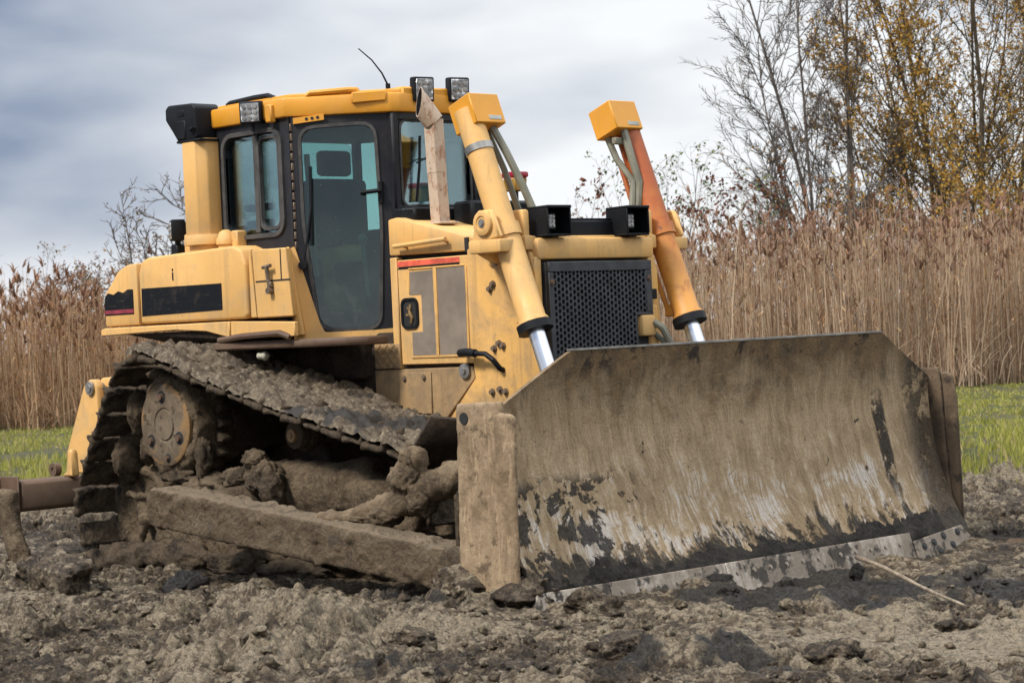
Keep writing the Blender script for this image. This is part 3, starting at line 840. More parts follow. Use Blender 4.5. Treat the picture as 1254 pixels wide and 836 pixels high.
# roof
rp = [(-3.02, -0.70), (-2.72, -0.885), (-1.90, -0.885), (-1.375, -0.395), (-1.345, -0.33), (-1.345, 0.33), (-1.375, 0.395), (-1.90, 0.885), (-2.72, 0.885), (-3.02, 0.70)]
roof = P('roof', Y_ROOF, MB().prism(rp, 'z', 2.955, 3.085, bevel=0.02, seg=2)
         .prism([(a * 0.965 - 0.07, b * 0.93) for a, b in rp], 'z', 3.07, 3.112, bevel=0.016, seg=2)
         .box(-1.55, -1.352, -0.30, 0.30, 3.0, 3.125, 0.012))
P('roof_rail', PLASTIC, MB().tube([(-2.60, -0.80, 3.105), (-2.57, -0.80, 3.118), (-2.30, -0.80, 3.128), (-2.15, -0.80, 3.126), (-2.08, -0.80, 3.10)], 0.02, 8), roof)
P('roof_rail', Y_ROOF, MB().tube([(-1.80, -0.76, 3.09), (-1.78, -0.74, 3.108), (-1.60, -0.56, 3.118), (-1.56, -0.52, 3.115), (-1.55, -0.51, 3.09)], 0.018, 8), roof)
for s in (-1, 1):
    P('roof_bracket', Y_ROOF, MB().box(-2.05, -1.985, *sorted((s * 0.87, s * 0.915)), 2.93, 3.05, 0.008), roof)
    P('roof_pad', Y_ROOF, MB().hull([W2(DL - 0.26, 3.02, 0.055, s), W2(DL - 0.03, 3.03, 0.055, s), W2(DL - 0.26, 3.095, 0.055, s), W2(DL - 0.03, 3.10, 0.055, s), W2(DL - 0.26, 3.02, 0.0, s), W2(DL - 0.03, 3.03, 0.0, s), W2(DL - 0.26, 3.095, 0.0, s), W2(DL - 0.03, 3.10, 0.0, s)], 0.008), roof)
work_lamp('work_lamp', (-2.16, -0.955, 3.01), rad(-62), 0.05, 0.16, 0.15, parent=roof)
work_lamp('work_lamp', (-2.16, 0.955, 3.01), rad(62), 0.05, 0.16, 0.15, parent=roof)
work_lamp('work_lamp', (-1.30, -0.15, 3.105), rad(-12), 0.06, 0.155, 0.165, parent=roof)
work_lamp('work_lamp', (-1.30, 0.17, 3.115), rad(-14), 0.06, 0.155, 0.165, parent=roof)
P('antenna', PLASTIC, MB().tube([(-1.45, -0.34, 3.10), (-1.45, -0.34, 3.15)], 0.016, 8).tube([(-1.45, -0.34, 3.14), (-1.47, -0.37, 3.22), (-1.51, -0.42, 3.31), (-1.57, -0.48, 3.39)], [0.007, 0.006, 0.005, 0.004], 6), roof)

# inside the cab
P('seat', SEAT, MB().box(-2.45, -1.95, -0.28, 0.28, 1.85, 2.0, 0.04, 2).box(-2.52, -2.40, -0.26, 0.26, 1.98, 2.60, 0.04, 2).box(-2.50, -2.42, -0.14, 0.14, 2.62, 2.80, 0.03, 2)
  .box(-2.35, -2.0, -0.40, -0.31, 2.10, 2.18, 0.02).box(-2.35, -2.0, 0.31, 0.40, 2.10, 2.18, 0.02), cab)
P('console', DARKIN, MB().box(-1.85, -1.46, -0.30, 0.30, 1.5, 2.20, 0.03).box(-2.6, -2.1, -0.66, -0.42, 1.5, 2.02, 0.02).box(-2.6, -2.1, 0.42, 0.66, 1.5, 2.02, 0.02).box(-2.85, -2.4, -0.5, 0.5, 1.5, 1.85, 0.02)
  .box(-2.55, -2.3, -0.74, -0.68, 2.26, 2.31, 0.006).box(-2.55, -2.3, -0.74, -0.68, 2.37, 2.42, 0.006), cab)
P('lever', PALE, MB().tube([(-1.72, -0.36, 1.75), (-1.74, -0.38, 2.12)], 0.018, 8).tube([(-1.95, -0.62, 1.9), (-1.97, -0.64, 2.72)], 0.02, 8).rings((-1.74, -0.38, 2.10), (0, 0, 1), [(0, 0.02), (0.03, 0.038), (0.06, 0.03), (0.075, 0.01)], 10), cab)
P('headlining', DARKIN, MB().prism([(a * 0.97 - 0.06, b * 0.9) for a, b in rp], 'z', 2.91, 2.95, bevel=0), cab)

# ---- engine enclosure
EY = 0.53
hood = P('hood', Y_SIDE, PR([(-1.30, 2.0), (-1.30, 2.235), (-1.22, 2.245), (-0.56, 2.085), (-0.56, 1.99)], 'y', -EY, EY, bevel=0.012, seg=2)
         .prism([(-0.552, 2.0), (-0.552, 2.082), (-0.30, 2.062), (0.02, 2.05), (0.02, 1.98)], 'y', -EY + 0.01, EY - 0.01, bevel=0.01))
P('black_cowl', BLACK, MB().box(-1.36, -1.12, -0.45, 0.45, 2.20, 2.31, 0.015).box(-1.35, -1.15, -0.40, 0.40, 2.30, 2.33, 0.01).box(-1.12, -0.92, -0.12, 0.42, 2.15, 2.34, 0.02)
  .box(-0.9, -0.62, 0.05, 0.45, 2.05, 2.26, 0.03, 2), hood)
P('handrail', Y_SIDE, MB().tube([(-1.20, -EY - 0.045, 2.055), (-0.70, -EY - 0.045, 2.075)], 0.015, 8).tube([(-1.12, -EY, 2.045), (-1.12, -EY - 0.045, 2.058)], 0.011, 6).tube([(-0.73, -EY, 2.06), (-0.73, -EY - 0.045, 2.075)], 0.011, 6), hood)
P('slot', DARKIN, MB().box(-0.572, -0.54, -EY - 0.002, -EY + 0.03, 1.985, 2.075, 0), hood)
P('post', Y_SIDE, MB().box(-1.30, -1.235, -EY, -EY + 0.06, 1.26, 1.985, 0.006), hood)
P('post', Y_SIDE, MB().box(-1.30, -1.235, EY - 0.06, EY, 1.26, 1.985, 0.006), hood)
P('engine_core', DARKIN, MB().box(-1.32, 0.0, -EY + 0.07, EY - 0.07, 0.55, 2.02, 0), hood)
for s in (-1, 1):
    ys = lambda a, b, s=s: sorted((s * a, s * b))
    pt3 = lambda u, w, d, s=s: Vector((u, s * (EY + d), w))
    ed = P('engine_door', Y_SIDE, PR([(-1.215, 1.285), (-1.222, 1.965), (-0.515, 1.965), (-0.525, 1.282)], 'y', *ys(EY - 0.03, EY + 0.006), bevel=0.006))
    P('mesh_panel', MESHP, PR([(-1.10, 1.345), (-1.10, 1.495), (-0.995, 1.495), (-0.995, 1.735), (-1.105, 1.735), (-1.10, 1.885), (-0.875, 1.888), (-0.875, 1.342)], 'y', *ys(EY, EY + 0.0085), bevel=0), ed)
    P('mesh_panel', MESHP, PR([(-0.838, 1.342), (-0.838, 1.893), (-0.575, 1.898), (-0.585, 1.345)], 'y', *ys(EY, EY + 0.0085), bevel=0), ed)
    P('trim', Y_DUST, MB().box(-0.872, -0.842, *ys(EY, EY + 0.014), 1.335, 1.90, 0.003).box(-1.11, -0.57, *ys(EY, EY + 0.013), 1.325, 1.341, 0.003).box(-1.11, -0.57, *ys(EY, EY + 0.013), 1.897, 1.909, 0.003)
      .box(-0.573, -0.556, *ys(EY, EY + 0.013), 1.34, 1.90, 0.003).box(-1.115, -1.102, *ys(EY, EY + 0.012), 1.742, 1.89, 0.003), ed)
    lt = P('latch', PLASTIC, MB().add(*[None, None]) if False else ring(rounded(-1.175, -1.045, 1.535, 1.70, 0.03), pt3, 0.018, 0.0, 0.018), ed)
    P('latch_pocket', DARKIN, pane(rounded(-1.175, -1.045, 1.535, 1.70, 0.03), pt3, 0.004, 0.010), lt)
    P('catch', BRASS, MB().tube([(-1.10, s * (EY + 0.012), 1.675), (-1.105, s * (EY + 0.018), 1.63), (-1.085, s * (EY + 0.018), 1.59), (-1.10, s * (EY + 0.012), 1.555)], 0.012, 6).box(-1.15, -1.10, *ys(EY + 0.009, EY + 0.014), 1.598, 1.618, 0.003).rings((-1.125, s * (EY + 0.009), 1.65), (0, s, 0), [(0, 0.012), (0.008, 0.010)], 8), lt)
    P('red_stripe', REDDEC, PR([(-1.215, 1.922), (-1.215, 1.958), (-0.62, 1.958), (-0.62, 1.925)], 'y', *ys(EY, EY + 0.0085), bevel=0), ed)
    P('black_stripe', DECAL, PR([(-1.215, 1.906), (-1.20, 1.919), (-0.62, 1.922), (-0.62, 1.910), (-1.12, 1.905)], 'y', *ys(EY, EY + 0.0082), bevel=0), ed)
    lp = P('lower_panel', Y_MUD, PR([(-1.50, 0.90), (-1.50, 1.255), (-0.55, 1.262), (-0.53, 1.19), (-0.93, 0.83), (-1.2, 0.80)], 'y', *ys(EY - 0.04, EY), bevel=0.006))
    P('cover_plate', Y_MUD, MB().box(-1.25, -0.94, *ys(EY, EY + 0.012), 0.965, 1.235, 0.004), lp)
    bolts([(-1.19, s * (EY + 0.012), 1.195), (-1.0, s * (EY + 0.012), 1.20)], (0, s, 0), 0.013, 0.016, lp)
    P('washer', STEEL, MB().rings((-0.615, s * EY, 1.235), (0, s, 0), [(0, 0.05), (0.018, 0.048), (0.02, 0.02), (0.03, 0.018)], 16), lp)
    tp = P('tread_plate', Y_MUD, MB().box(-1.49, -1.24, *ys(EY - 0.05, EY + 0.004), 1.262, 1.425, 0.004))
    tm = MB()
    for i in range(7):
        for j in range(5):
            cx, cz = -1.47 + i * 0.035, 1.28 + j * 0.032
            dd = 0.011 if (i + j) % 2 else -0.011
            tm.tube([(cx - 0.011, s * (EY + 0.005), cz - dd), (cx + 0.011, s * (EY + 0.005), cz + dd)], 0.004, 4)
    P('tread', Y_MUD, tm, tp)

# ---- radiator guard: side plates, top beam, front frame
GX, GY = 0.08, 0.555
guard = P('radiator_guard', Y_SIDE, MB().box(-0.20, GX, -GY + 0.03, GY - 0.03, 1.90, 2.035, 0.025, 2)
          .box(-0.10, GX - 0.01, 0.475, GY - 0.015, 0.45, 1.92, 0.01).box(-0.10, GX - 0.015, -GY + 0.012, -0.485, 0.45, 1.92, 0.01)
          .box(-0.12, -0.02, -0.5, 0.5, 0.4, 1.92, 0.0))
for s in (-1, 1):
    ys = lambda a, b, s=s: sorted((s * a, s * b))
    gs = P('guard_side', Y_DUST, PR([(-0.53, 2.0), (-0.515, 1.25), (-0.505, 1.19), (-0.90, 0.80), (-0.6, 0.45), (0.06, 0.45), (0.075, 1.50), (0.072, 1.82), (0.03, 1.95), (-0.05, 2.0)], 'y', *ys(EY - 0.03, GY), bevel=0.01, seg=2), guard)
    bolts([(-0.30, s * GY, 1.77), (-0.33, s * GY, 1.74), (-0.27, s * GY, 1.40), (-0.235, s * GY, 1.385), (-0.315, s * GY, 1.37), (-0.28, s * GY, 1.115), (-0.23, s * GY, 1.10), (-0.35, s * GY, 1.10)], (0, s, 0), 0.015, 0.025, guard)
    P('grab_handle', BLACK, MB().tube([(-0.60, s * (GY + 0.03), 1.35), (-0.50, s * (GY + 0.065), 1.355), (-0.42, s * (GY + 0.068), 1.345)], 0.026, 10).tube([(-0.42, s * (GY + 0.068), 1.345), (-0.33, s * (GY + 0.07), 1.34), (-0.265, s * (GY + 0.065), 1.30), (-0.245, s * (GY + 0.03), 1.245), (-0.245, s * GY, 1.235)], 0.017, 10), guard)
# perforated grille, every hole open
def grille():
    mb = MB()
    y0, y1, z0, z1 = -0.475, 0.455, 1.10, 1.885
    x = GX + 0.03
    ca = 0.0385; rh = 0.0148
    def cell(cy, cz):
        vs, fs = [], []
        for k, (r_, dx) in enumerate(((ca / math.sqrt(3), 0), (rh, 0), (rh, -0.012))):
            for j in range(6):
                a = j * PI / 3
                vs.append((x + dx, cy + r_ * math.cos(a) * (1 if k == 0 else 0.94), cz + r_ * math.sin(a) * (1 if k == 0 else 1.08)))
        for j in range(6):
            k = (j + 1) % 6
            fs.append((j, k, 6 + k, 6 + j)); fs.append((6 + j, 6 + k, 12 + k, 12 + j))
        mb.add(vs, fs)
    c = 0; y = -0.425
    while y < 0.405:
        z = z0 + (ca / 2 if c % 2 else 0)
        while z < 1.815:
            if not (y > 0.285 and 1.30 < z < 1.56) and not (y > 0.30 and 1.22 <= z < 1.31):
                cell(y, z)
            z += ca
        y += ca * math.sqrt(3) / 2; c += 1
    top = 1.815 + 0.02
    mb.box(x - 0.03, x + 0.002, y0, y1, 1.822, z1, 0.004)
    mb.box(x - 0.03, x + 0.0015, y0, -0.432, z0, 1.821, 0.004)
    mb.box(x - 0.03, x + 0.0015, 0.395, y1, 1.555, 1.821, 0.004)
    mb.box(x - 0.03, x + 0.001, 0.285, y1, 1.535, 1.556, 0.003)
    mb.box(x - 0.03, x + 0.001, 0.285, 0.305, 1.31, 1.534, 0.003)
    mb.box(x - 0.03, x + 0.001, 0.295, y1, 1.295, 1.312, 0.003)
    mb.box(x - 0.03, x + 0.0015, 0.40, y1, z0, 1.294, 0.003)
    mb.box(x - 0.13, x - 0.03, y0 + 0.001, y0 + 0.02, z0, z1 - 0.001, 0.003)
    mb.box(x - 0.09, x - 0.03, y0 + 0.02, y1 - 0.002, z1 - 0.02, z1 - 0.002, 0.003)
    return mb
gr = P('grille', plain('grille_paint', (0.026, 0.029, 0.034), 0.45, 0, 0.45, 9, spec=0.5), grille(), guard)
P('grille_core', DARKIN, MB().box(GX - 0.03, GX - 0.01, -0.47, 0.45, 0.9, 1.86, 0), guard)
bolts([(GX + 0.032, -0.452, 1.76), (GX + 0.032, 0.425, 1.77)], (1, 0, 0), 0.014, 0.014, gr, BROWN)
P('grille_latch', BLACK, MB().box(GX - 0.01, GX + 0.03, 0.456, 0.50, 1.635, 1.70, 0.004), gr)
cl = P('corner_housing', Y_SIDE, MB().box(-0.03, GX + 0.05, 0.33, 0.46, 1.40, 1.535, 0.02, 2).box(-0.05, GX + 0.01, 0.44, 0.53, 1.30, 1.60, 0.015), guard)
P('hose', HOSE, MB().tube([(GX + 0.04, 0.44, 1.49), (GX + 0.08, 0.48, 1.45), (GX + 0.10, 0.54, 1.33), (GX + 0.09, 0.56, 1.15), (GX + 0.08, 0.56, 1.0)], 0.024, 8)
  .tube([(GX + 0.0, 0.48, 1.42), (GX + 0.05, 0.52, 1.36), (GX + 0.05, 0.535, 1.2), (GX + 0.05, 0.54, 1.0)], 0.02, 8), guard)
P('front_beam', BLACK, MB().box(-0.24, 0.0, -0.22, 0.30, 2.04, 2.145, 0.008).box(-0.235, -0.01, -0.21, 0.29, 2.145, 2.16, 0.004), guard)
bolts([(-0.1, 0.05, 2.16)], (0, 0, 1), 0.012, 0.014, guard)

# ---- hooded headlights on the guard
def headlight(yc, rz=0.0):
    """black box hood, open to the front, with an LED lamp inside"""
    w, h, d, t = 0.205, 0.185, 0.185, 0.014
    M = Matrix.Translation((0.13, yc, 2.135)) @ Matrix.Rotation(rz, 4, 'Z')
    mb = MB(); mb.M = M
    mb.prism([(-d, -h / 2), (-d, h / 2), (0, h / 2 + 0.006), (0.0, h / 2 - t), (-d, h / 2 - t)][:0] or [(-d, h / 2 - t), (-d, h / 2), (0.012, h / 2 + 0.004), (0.012, h / 2 - t)], 'y', -w / 2, w / 2, bevel=0.004)
    mb.box(-d, 0.0, -w / 2, w / 2, -h / 2, -h / 2 + t, 0.003)
    mb.box(-d, 0.006, -w / 2 + 0.001, -w / 2 + t, -h / 2 + t, h / 2 - t, 0.003)
    mb.box(-d, 0.006, w / 2 - t, w / 2 - 0.001, -h / 2 + t, h / 2 - t, 0.003)
    mb.box(-d, -d + t, -w / 2 + t, w / 2 - t, -h / 2 + t, h / 2 - t, 0.002)
    H = P('headlight', PLASTIC, mb)
    work_lamp('lamp', M @ Vector((-0.055, -0.025, 0.0)), rz - 0.25, 0.0, 0.095, 0.11, 0.06, parent=H)
    return H
headlight(-0.385, rad(-2)); headlight(0.325, rad(-2))

# ---- exhaust stack
st = P('exhaust_stack', STACKM, MB().tube([(-1.00, -0.335, 2.19), (-1.008, -0.34, 2.52)], 0.062, 4, twist=PI / 4).tube([(-1.008, -0.34, 2.521), (-1.018, -0.34, 2.87)], 0.064, 4, twist=PI / 4)
       .box(-1.09, -0.91, -0.42, -0.25, 2.185, 2.20, 0.004))
# outlet bent outboard, cut on a slant, open
def outlet(r_out, r_in):
    mb = MB(); n = 20; vs = []; fs = []
    a = Vector((-1.018, -0.34, 2.855)); e = Vector((-1.055, -0.425, 2.985))
    ax = (e - a).normalized(); u = ax.cross(Vector((0, 1, 0))).normalized(); w = ax.cross(u)
    cutn = Vector((-0.42, -0.80, 0.14)).normalized()
    for r in (r_out, r_in):
        for base in (True, False):
            for j in range(n):
                t = 2 * PI * j / n; d = (u * math.cos(t) + w * math.sin(t)) * r
                if base: vs.append(a + d)
                else:
                    k = (e - (a + d)).dot(cutn) / ax.dot(cutn); vs.append(a + d + ax * max(k, 0.01))
    for j in range(n):
        k = (j + 1) % n
        fs += [(j, k, n + k, n + j), (2 * n + j, 3 * n + j, 3 * n + k, 2 * n + k), (n + j, n + k, 3 * n + k, 3 * n + j)]
    fs.append(tuple(range(2 * n, 3 * n)))
    return mb.add(vs, fs, True)
P('outlet', STACKM, outlet(0.070, 0.064), st)
P('soot', DARKIN, outlet(0.0635, 0.061), st)

# ---- lift cylinders
AX_T, AX_B = Vector((-0.315, 0, 2.86)), Vector((0.20, 0, 1.48))
ax = (AX_B - AX_T).normalized()
px_ = Vector((-ax.z, 0, ax.x))       # square to the axis, forwards and up
for s in (-1, 1):
    cy = 0.70 * s
    cyl_m = Y_SIDE if s < 0 else RUSTCYL
    T = lambda t, f=0.0, y=cy: Vector((AX_T.x + ax.x * t + px_.x * f, y, AX_T.z + ax.z * t + px_.z * f))
    L = (AX_B - AX_T).length
    lc = P('lift_cylinder', cyl_m, MB().rings(T(0.02), ax, [(0, 0.06), (0.001, 0.083), (0.78, 0.083), (0.781, 0.098), (0.86, 0.098), (0.861, 0.085), (L - 0.09, 0.085), (L - 0.07, 0.098), (L - 0.03, 0.098)], 24),
           label=None if s < 0 else 'rust-stained orange lift cylinder on the far side')
    P('gland', BLACK, MB().rings(T(L - 0.035), ax, [(0, 0.112), (0.05, 0.112), (0.051, 0.06)], 12), lc)
    P('rod', CHROME, MB().rings(T(L), ax, [(0, 0.052), (0.72, 0.052)], 20), lc)
    P('rod_eye', MUDDK, MB().cyl((T(L + 0.75).x, cy - 0.06, T(L + 0.75).z), (T(L + 0.75).x, cy + 0.06, T(L + 0.75).z), 0.09, 16), lc)
    if s < 0: P('strap', STEEL, MB().rings(T(0.26), ax, [(0, 0.084), (0.001, 0.09), (0.045, 0.09), (0.046, 0.084)], 24), lc)
    # cover box over the top end
    M = Matrix(((px_.x, 0, ax.x, AX_T.x), (0, 1, 0, 0), (px_.z, 0, ax.z, AX_T.z), (0, 0, 0, 1)))
    mb = MB()
    cyb = cy - s * 0.075
    mb.box(-0.105, 0.10, cyb - 0.125, cyb + 0.125, -0.055, 0.145, 0.006, M=M)
    bxo = P('cylinder_cover', Y_ROOF, mb, lc)
    P('plate', PALE, MB().box(0.10, 0.1025, cyb - 0.01, cyb + 0.095, 0.095, 0.122, 0.001, M=M), bxo)
    # steel line along the cylinder and hoses
    P('oil_line', cyl_m, MB().tube([T(0.30, -0.10, cy - s * 0.05), T(0.9, -0.115, cy - s * 0.05), T(L - 0.14, -0.11, cy - s * 0.04), T(L - 0.08, -0.07, cy - s * 0.03)], 0.018, 8)
      .box(-0.03, 0.05, -0.03, 0.03, -0.04, 0.04, 0.008, M=Matrix.Translation(T(L - 0.12, -0.10, cy - s * 0.03))), lc)
    if s < 0:
        P('hose', HOSE, MB().tube([T(0.14, 0.03, -0.56), T(0.32, 0.05, -0.53), T(0.55, 0.06, -0.49), T(0.78, 0.03, -0.42), (-0.08, -0.32, 2.14), (-0.06, -0.22, 2.06)], 0.026, 8)
          .tube([T(0.14, -0.03, -0.55), T(0.4, -0.02, -0.52), T(0.7, -0.06, -0.46), (-0.16, -0.36, 2.05)], 0.020, 8), lc)
    else:
        P('hose', HOSE, MB().tube([T(0.13, 0.06, 0.60), T(0.32, 0.05, 0.60), T(0.5, 0.03, 0.62), T(0.62, -0.02, 0.61), T(0.80, -0.12, 0.56), (-0.2, 0.46, 2.08), (-0.2, 0.30, 2.07)], 0.026, 8)
          .tube([T(0.13, -0.06, 0.56), T(0.30, -0.05, 0.57), T(0.48, 0.0, 0.60), T(0.64, -0.05, 0.57), T(0.82, -0.15, 0.50), (-0.22, 0.36, 2.06)], 0.022, 8)
          .box(-0.02, 0.02, -0.07, 0.07, -0.025, 0.02, 0.006, M=Matrix.Translation(T(0.20, 0.02, 0.585))), lc)
    # trunnion yoke on a bracket bolted to the hood
    tz = T(0.82)
    yk = P('trunnion_yoke', Y_SIDE, MB().hull([(tz.x - 0.16, cy + s * 0.14, tz.z - 0.09), (tz.x - 0.16, cy + s * 0.10, tz.z - 0.09), (tz.x - 0.09, cy + s * 0.14, tz.z + 0.12), (tz.x - 0.09, cy + s * 0.10, tz.z + 0.12),
                                       (tz.x + 0.03, cy + s * 0.14, tz.z + 0.12), (tz.x + 0.03, cy + s * 0.10, tz.z + 0.12), (tz.x + 0.10, cy + s * 0.14, tz.z - 0.05), (tz.x + 0.10, cy + s * 0.10, tz.z - 0.05)], 0.01)
           .box(tz.x - 0.17, tz.x + 0.11, *sorted((cy - s * 0.03, cy + s * 0.15)), tz.z - 0.14, tz.z - 0.06, 0.012, 2)
           .rings((tz.x - 0.03, cy + s * 0.13, tz.z + 0.04), (0, s, 0), [(0, 0.075), (0.03, 0.075), (0.035, 0.06), (0.036, 0.045), (0.03, 0.042), (0.03, 0.02)], 18)
           .box(tz.x - 0.06, tz.x + 0.05, *sorted((cy - s * 0.17, cy - s * 0.115)), tz.z - 0.11, tz.z + 0.12, 0.015, 2)
           .box(tz.x - 0.05, tz.x + 0.07, *sorted((cy - s * 0.19, cy - s * 0.105)), tz.z - 0.13, tz.z - 0.04, 0.015, 2))
    bolts([(tz.x - 0.03, cy + s * 0.16, tz.z + 0.04)], (0, s, 0), 0.018, 0.012, yk, STEEL)
    P('mount_tube', Y_SIDE, MB().rings((tz.x - 0.22, s * (EY - 0.01), tz.z - 0.10), (0.35, s, 0.08), [(0, 0.125), (0.03, 0.125), (0.031, 0.105), (0.12, 0.095), (0.26, 0.07)], 20), yk)
    bolts([(tz.x - 0.22 + 0.1 * math.cos(a), s * (EY + 0.02), tz.z - 0.10 + 0.1 * math.sin(a)) for a in (0.8, 2.2, 3.4, 4.6, 5.6)], (0, s, 0), 0.014, 0.02, yk)

# ---- beacon behind the near cylinder
be = P('beacon', BEACA, PR([(0.245, 2.40), (0.23, 2.49), (0.36, 2.49), (0.345, 2.40)], 'x', -0.99, -0.88, bevel=0.008))
P('beacon_lens', BEACR, MB().box(-1.0, -0.87, 0.227, 0.363, 2.49, 2.53, 0.012, 2), be)
P('stalk', BLACK, MB().tube([(-0.935, 0.295, 2.30), (-0.935, 0.295, 2.41)], 0.018, 8), be)
# rear lamp on its stalk
rl_ = work_lamp('rear_lamp', (-3.40, -0.76, 2.30), rad(-120), 0, 0.16, 0.15, 0.10)
P('stalk', PLASTIC, MB().tube([(-3.37, -0.72, 2.06), (-3.37, -0.72, 2.26)], 0.022, 8).box(-3.41, -3.33, -0.76, -0.68, 2.10, 2.20, 0.01), rl_)

# ---- undercarriage
SPR = Vector((-2.82, 0, 0.945)); RID = Vector((-3.27, 0, 0.345)); FID = Vector((-0.36, 0, 0.375))
RS, RR, RF = 0.40, 0.33, 0.36
CRO = Vector((-1.62, 0, 0.865))
def track_path():
    """closed path of the chain: sprocket, front idler, rear idler, joined by straight runs"""
    cs = [(SPR, RS), (FID, RF), (RID, RR)]
    pts = []
    n = 3
    tang = []
    for i in range(n):
        (c0, r0), (c1, r1) = cs[i], cs[(i + 1) % n]
        d = Vector((c1.x - c0.x, c1.z - c0.z)); L = d.length; d.normalize()
        ang = math.asin((r0 - r1) / L)
        nn = Vector((-d.y, d.x))          # left side; outer side when walking clockwise
        nr = nn * math.cos(ang) + d * math.sin(ang)
        tang.append((Vector((c0.x, c0.z)) + nr * r0, Vector((c1.x, c1.z)) + nr * r1, nr))
    for i in range(n):
        a, b_, nr = tang[i]
        m_ = 14
        sag = 0.0 if i else -0.03
        for k in range(m_ + 1):
            q = a.lerp(b_, k / m_)
            pts.append((q.x, q.y + (sag * math.sin(PI * k / m_) if i == 0 else 0)))
        c, r = cs[(i + 1) % n]; n0, n1 = nr, tang[(i + 1) % n][2]
        a0, a1 = math.atan2(n0.y, n0.x), math.atan2(n1.y, n1.x)
        while a1 > a0: a1 -= 2 * PI
        for k in range(1, 12):
            t = a0 + (a1 - a0) * k / 12
            pts.append((c.x + r * math.cos(t), c.z + r * math.sin(t)))
    return pts
TP = track_path()
def walk(n):
    q = resample([Vector(p) for p in TP], n * 4)
    out = []
    for i in range(n):
        p = q[4 * i]; d = (q[(4 * i + 2) % len(q)] - q[4 * i - 2]).normalized()
        out.append((p, d))
    return out
peri = sum((Vector(TP[i]) - Vector(TP[i - 1])).length for i in range(len(TP)))
NS = int(round(peri / 0.196))
PITCH = peri / NS
YI, YO = 0.64, 1.50
shoe_me = []
for v in range(4):
    mb = MB()
    mb.box(-PITCH * 0.49, PITCH * 0.47, -(YO - YI) / 2, (YO - YI) / 2, 0.045, 0.068, 0.006)
    mb.prism([(PITCH * 0.30, 0.064), (PITCH * 0.45, 0.064), (PITCH * 0.42, 0.128), (PITCH * 0.36, 0.130)], 'y', -(YO - YI) / 2 + 0.004, (YO - YI) / 2 - 0.004, bevel=0.006)
    tmp = mb.build('track_shoe', MUDDK)
    roughen(tmp, 0.010, 9, 0.055, 20 + v, 0.03, 10, voxel=0.016)
    shoe_me.append(tmp.data); bpy.data.objects.remove(tmp)
link_me = MB().box(-PITCH * 0.5, PITCH * 0.5, -0.12, -0.07, -0.05, 0.046, 0.012).box(-PITCH * 0.5, PITCH * 0.5, 0.07, 0.12, -0.05, 0.046, 0.012).cyl((-PITCH * 0.5, -0.07, 0), (-PITCH * 0.5, 0.07, 0), 0.035, 10).mesh('track_link', MUDDK)

def disc(name, c, y0, prof, m, parent, n=40, s=-1, rough=None):
    o = P(name, m, MB().rings((c.x, y0 * s, c.z), (0, s, 0), prof, n), parent, angle=50)
    if rough: roughen(o, *rough)
    return o

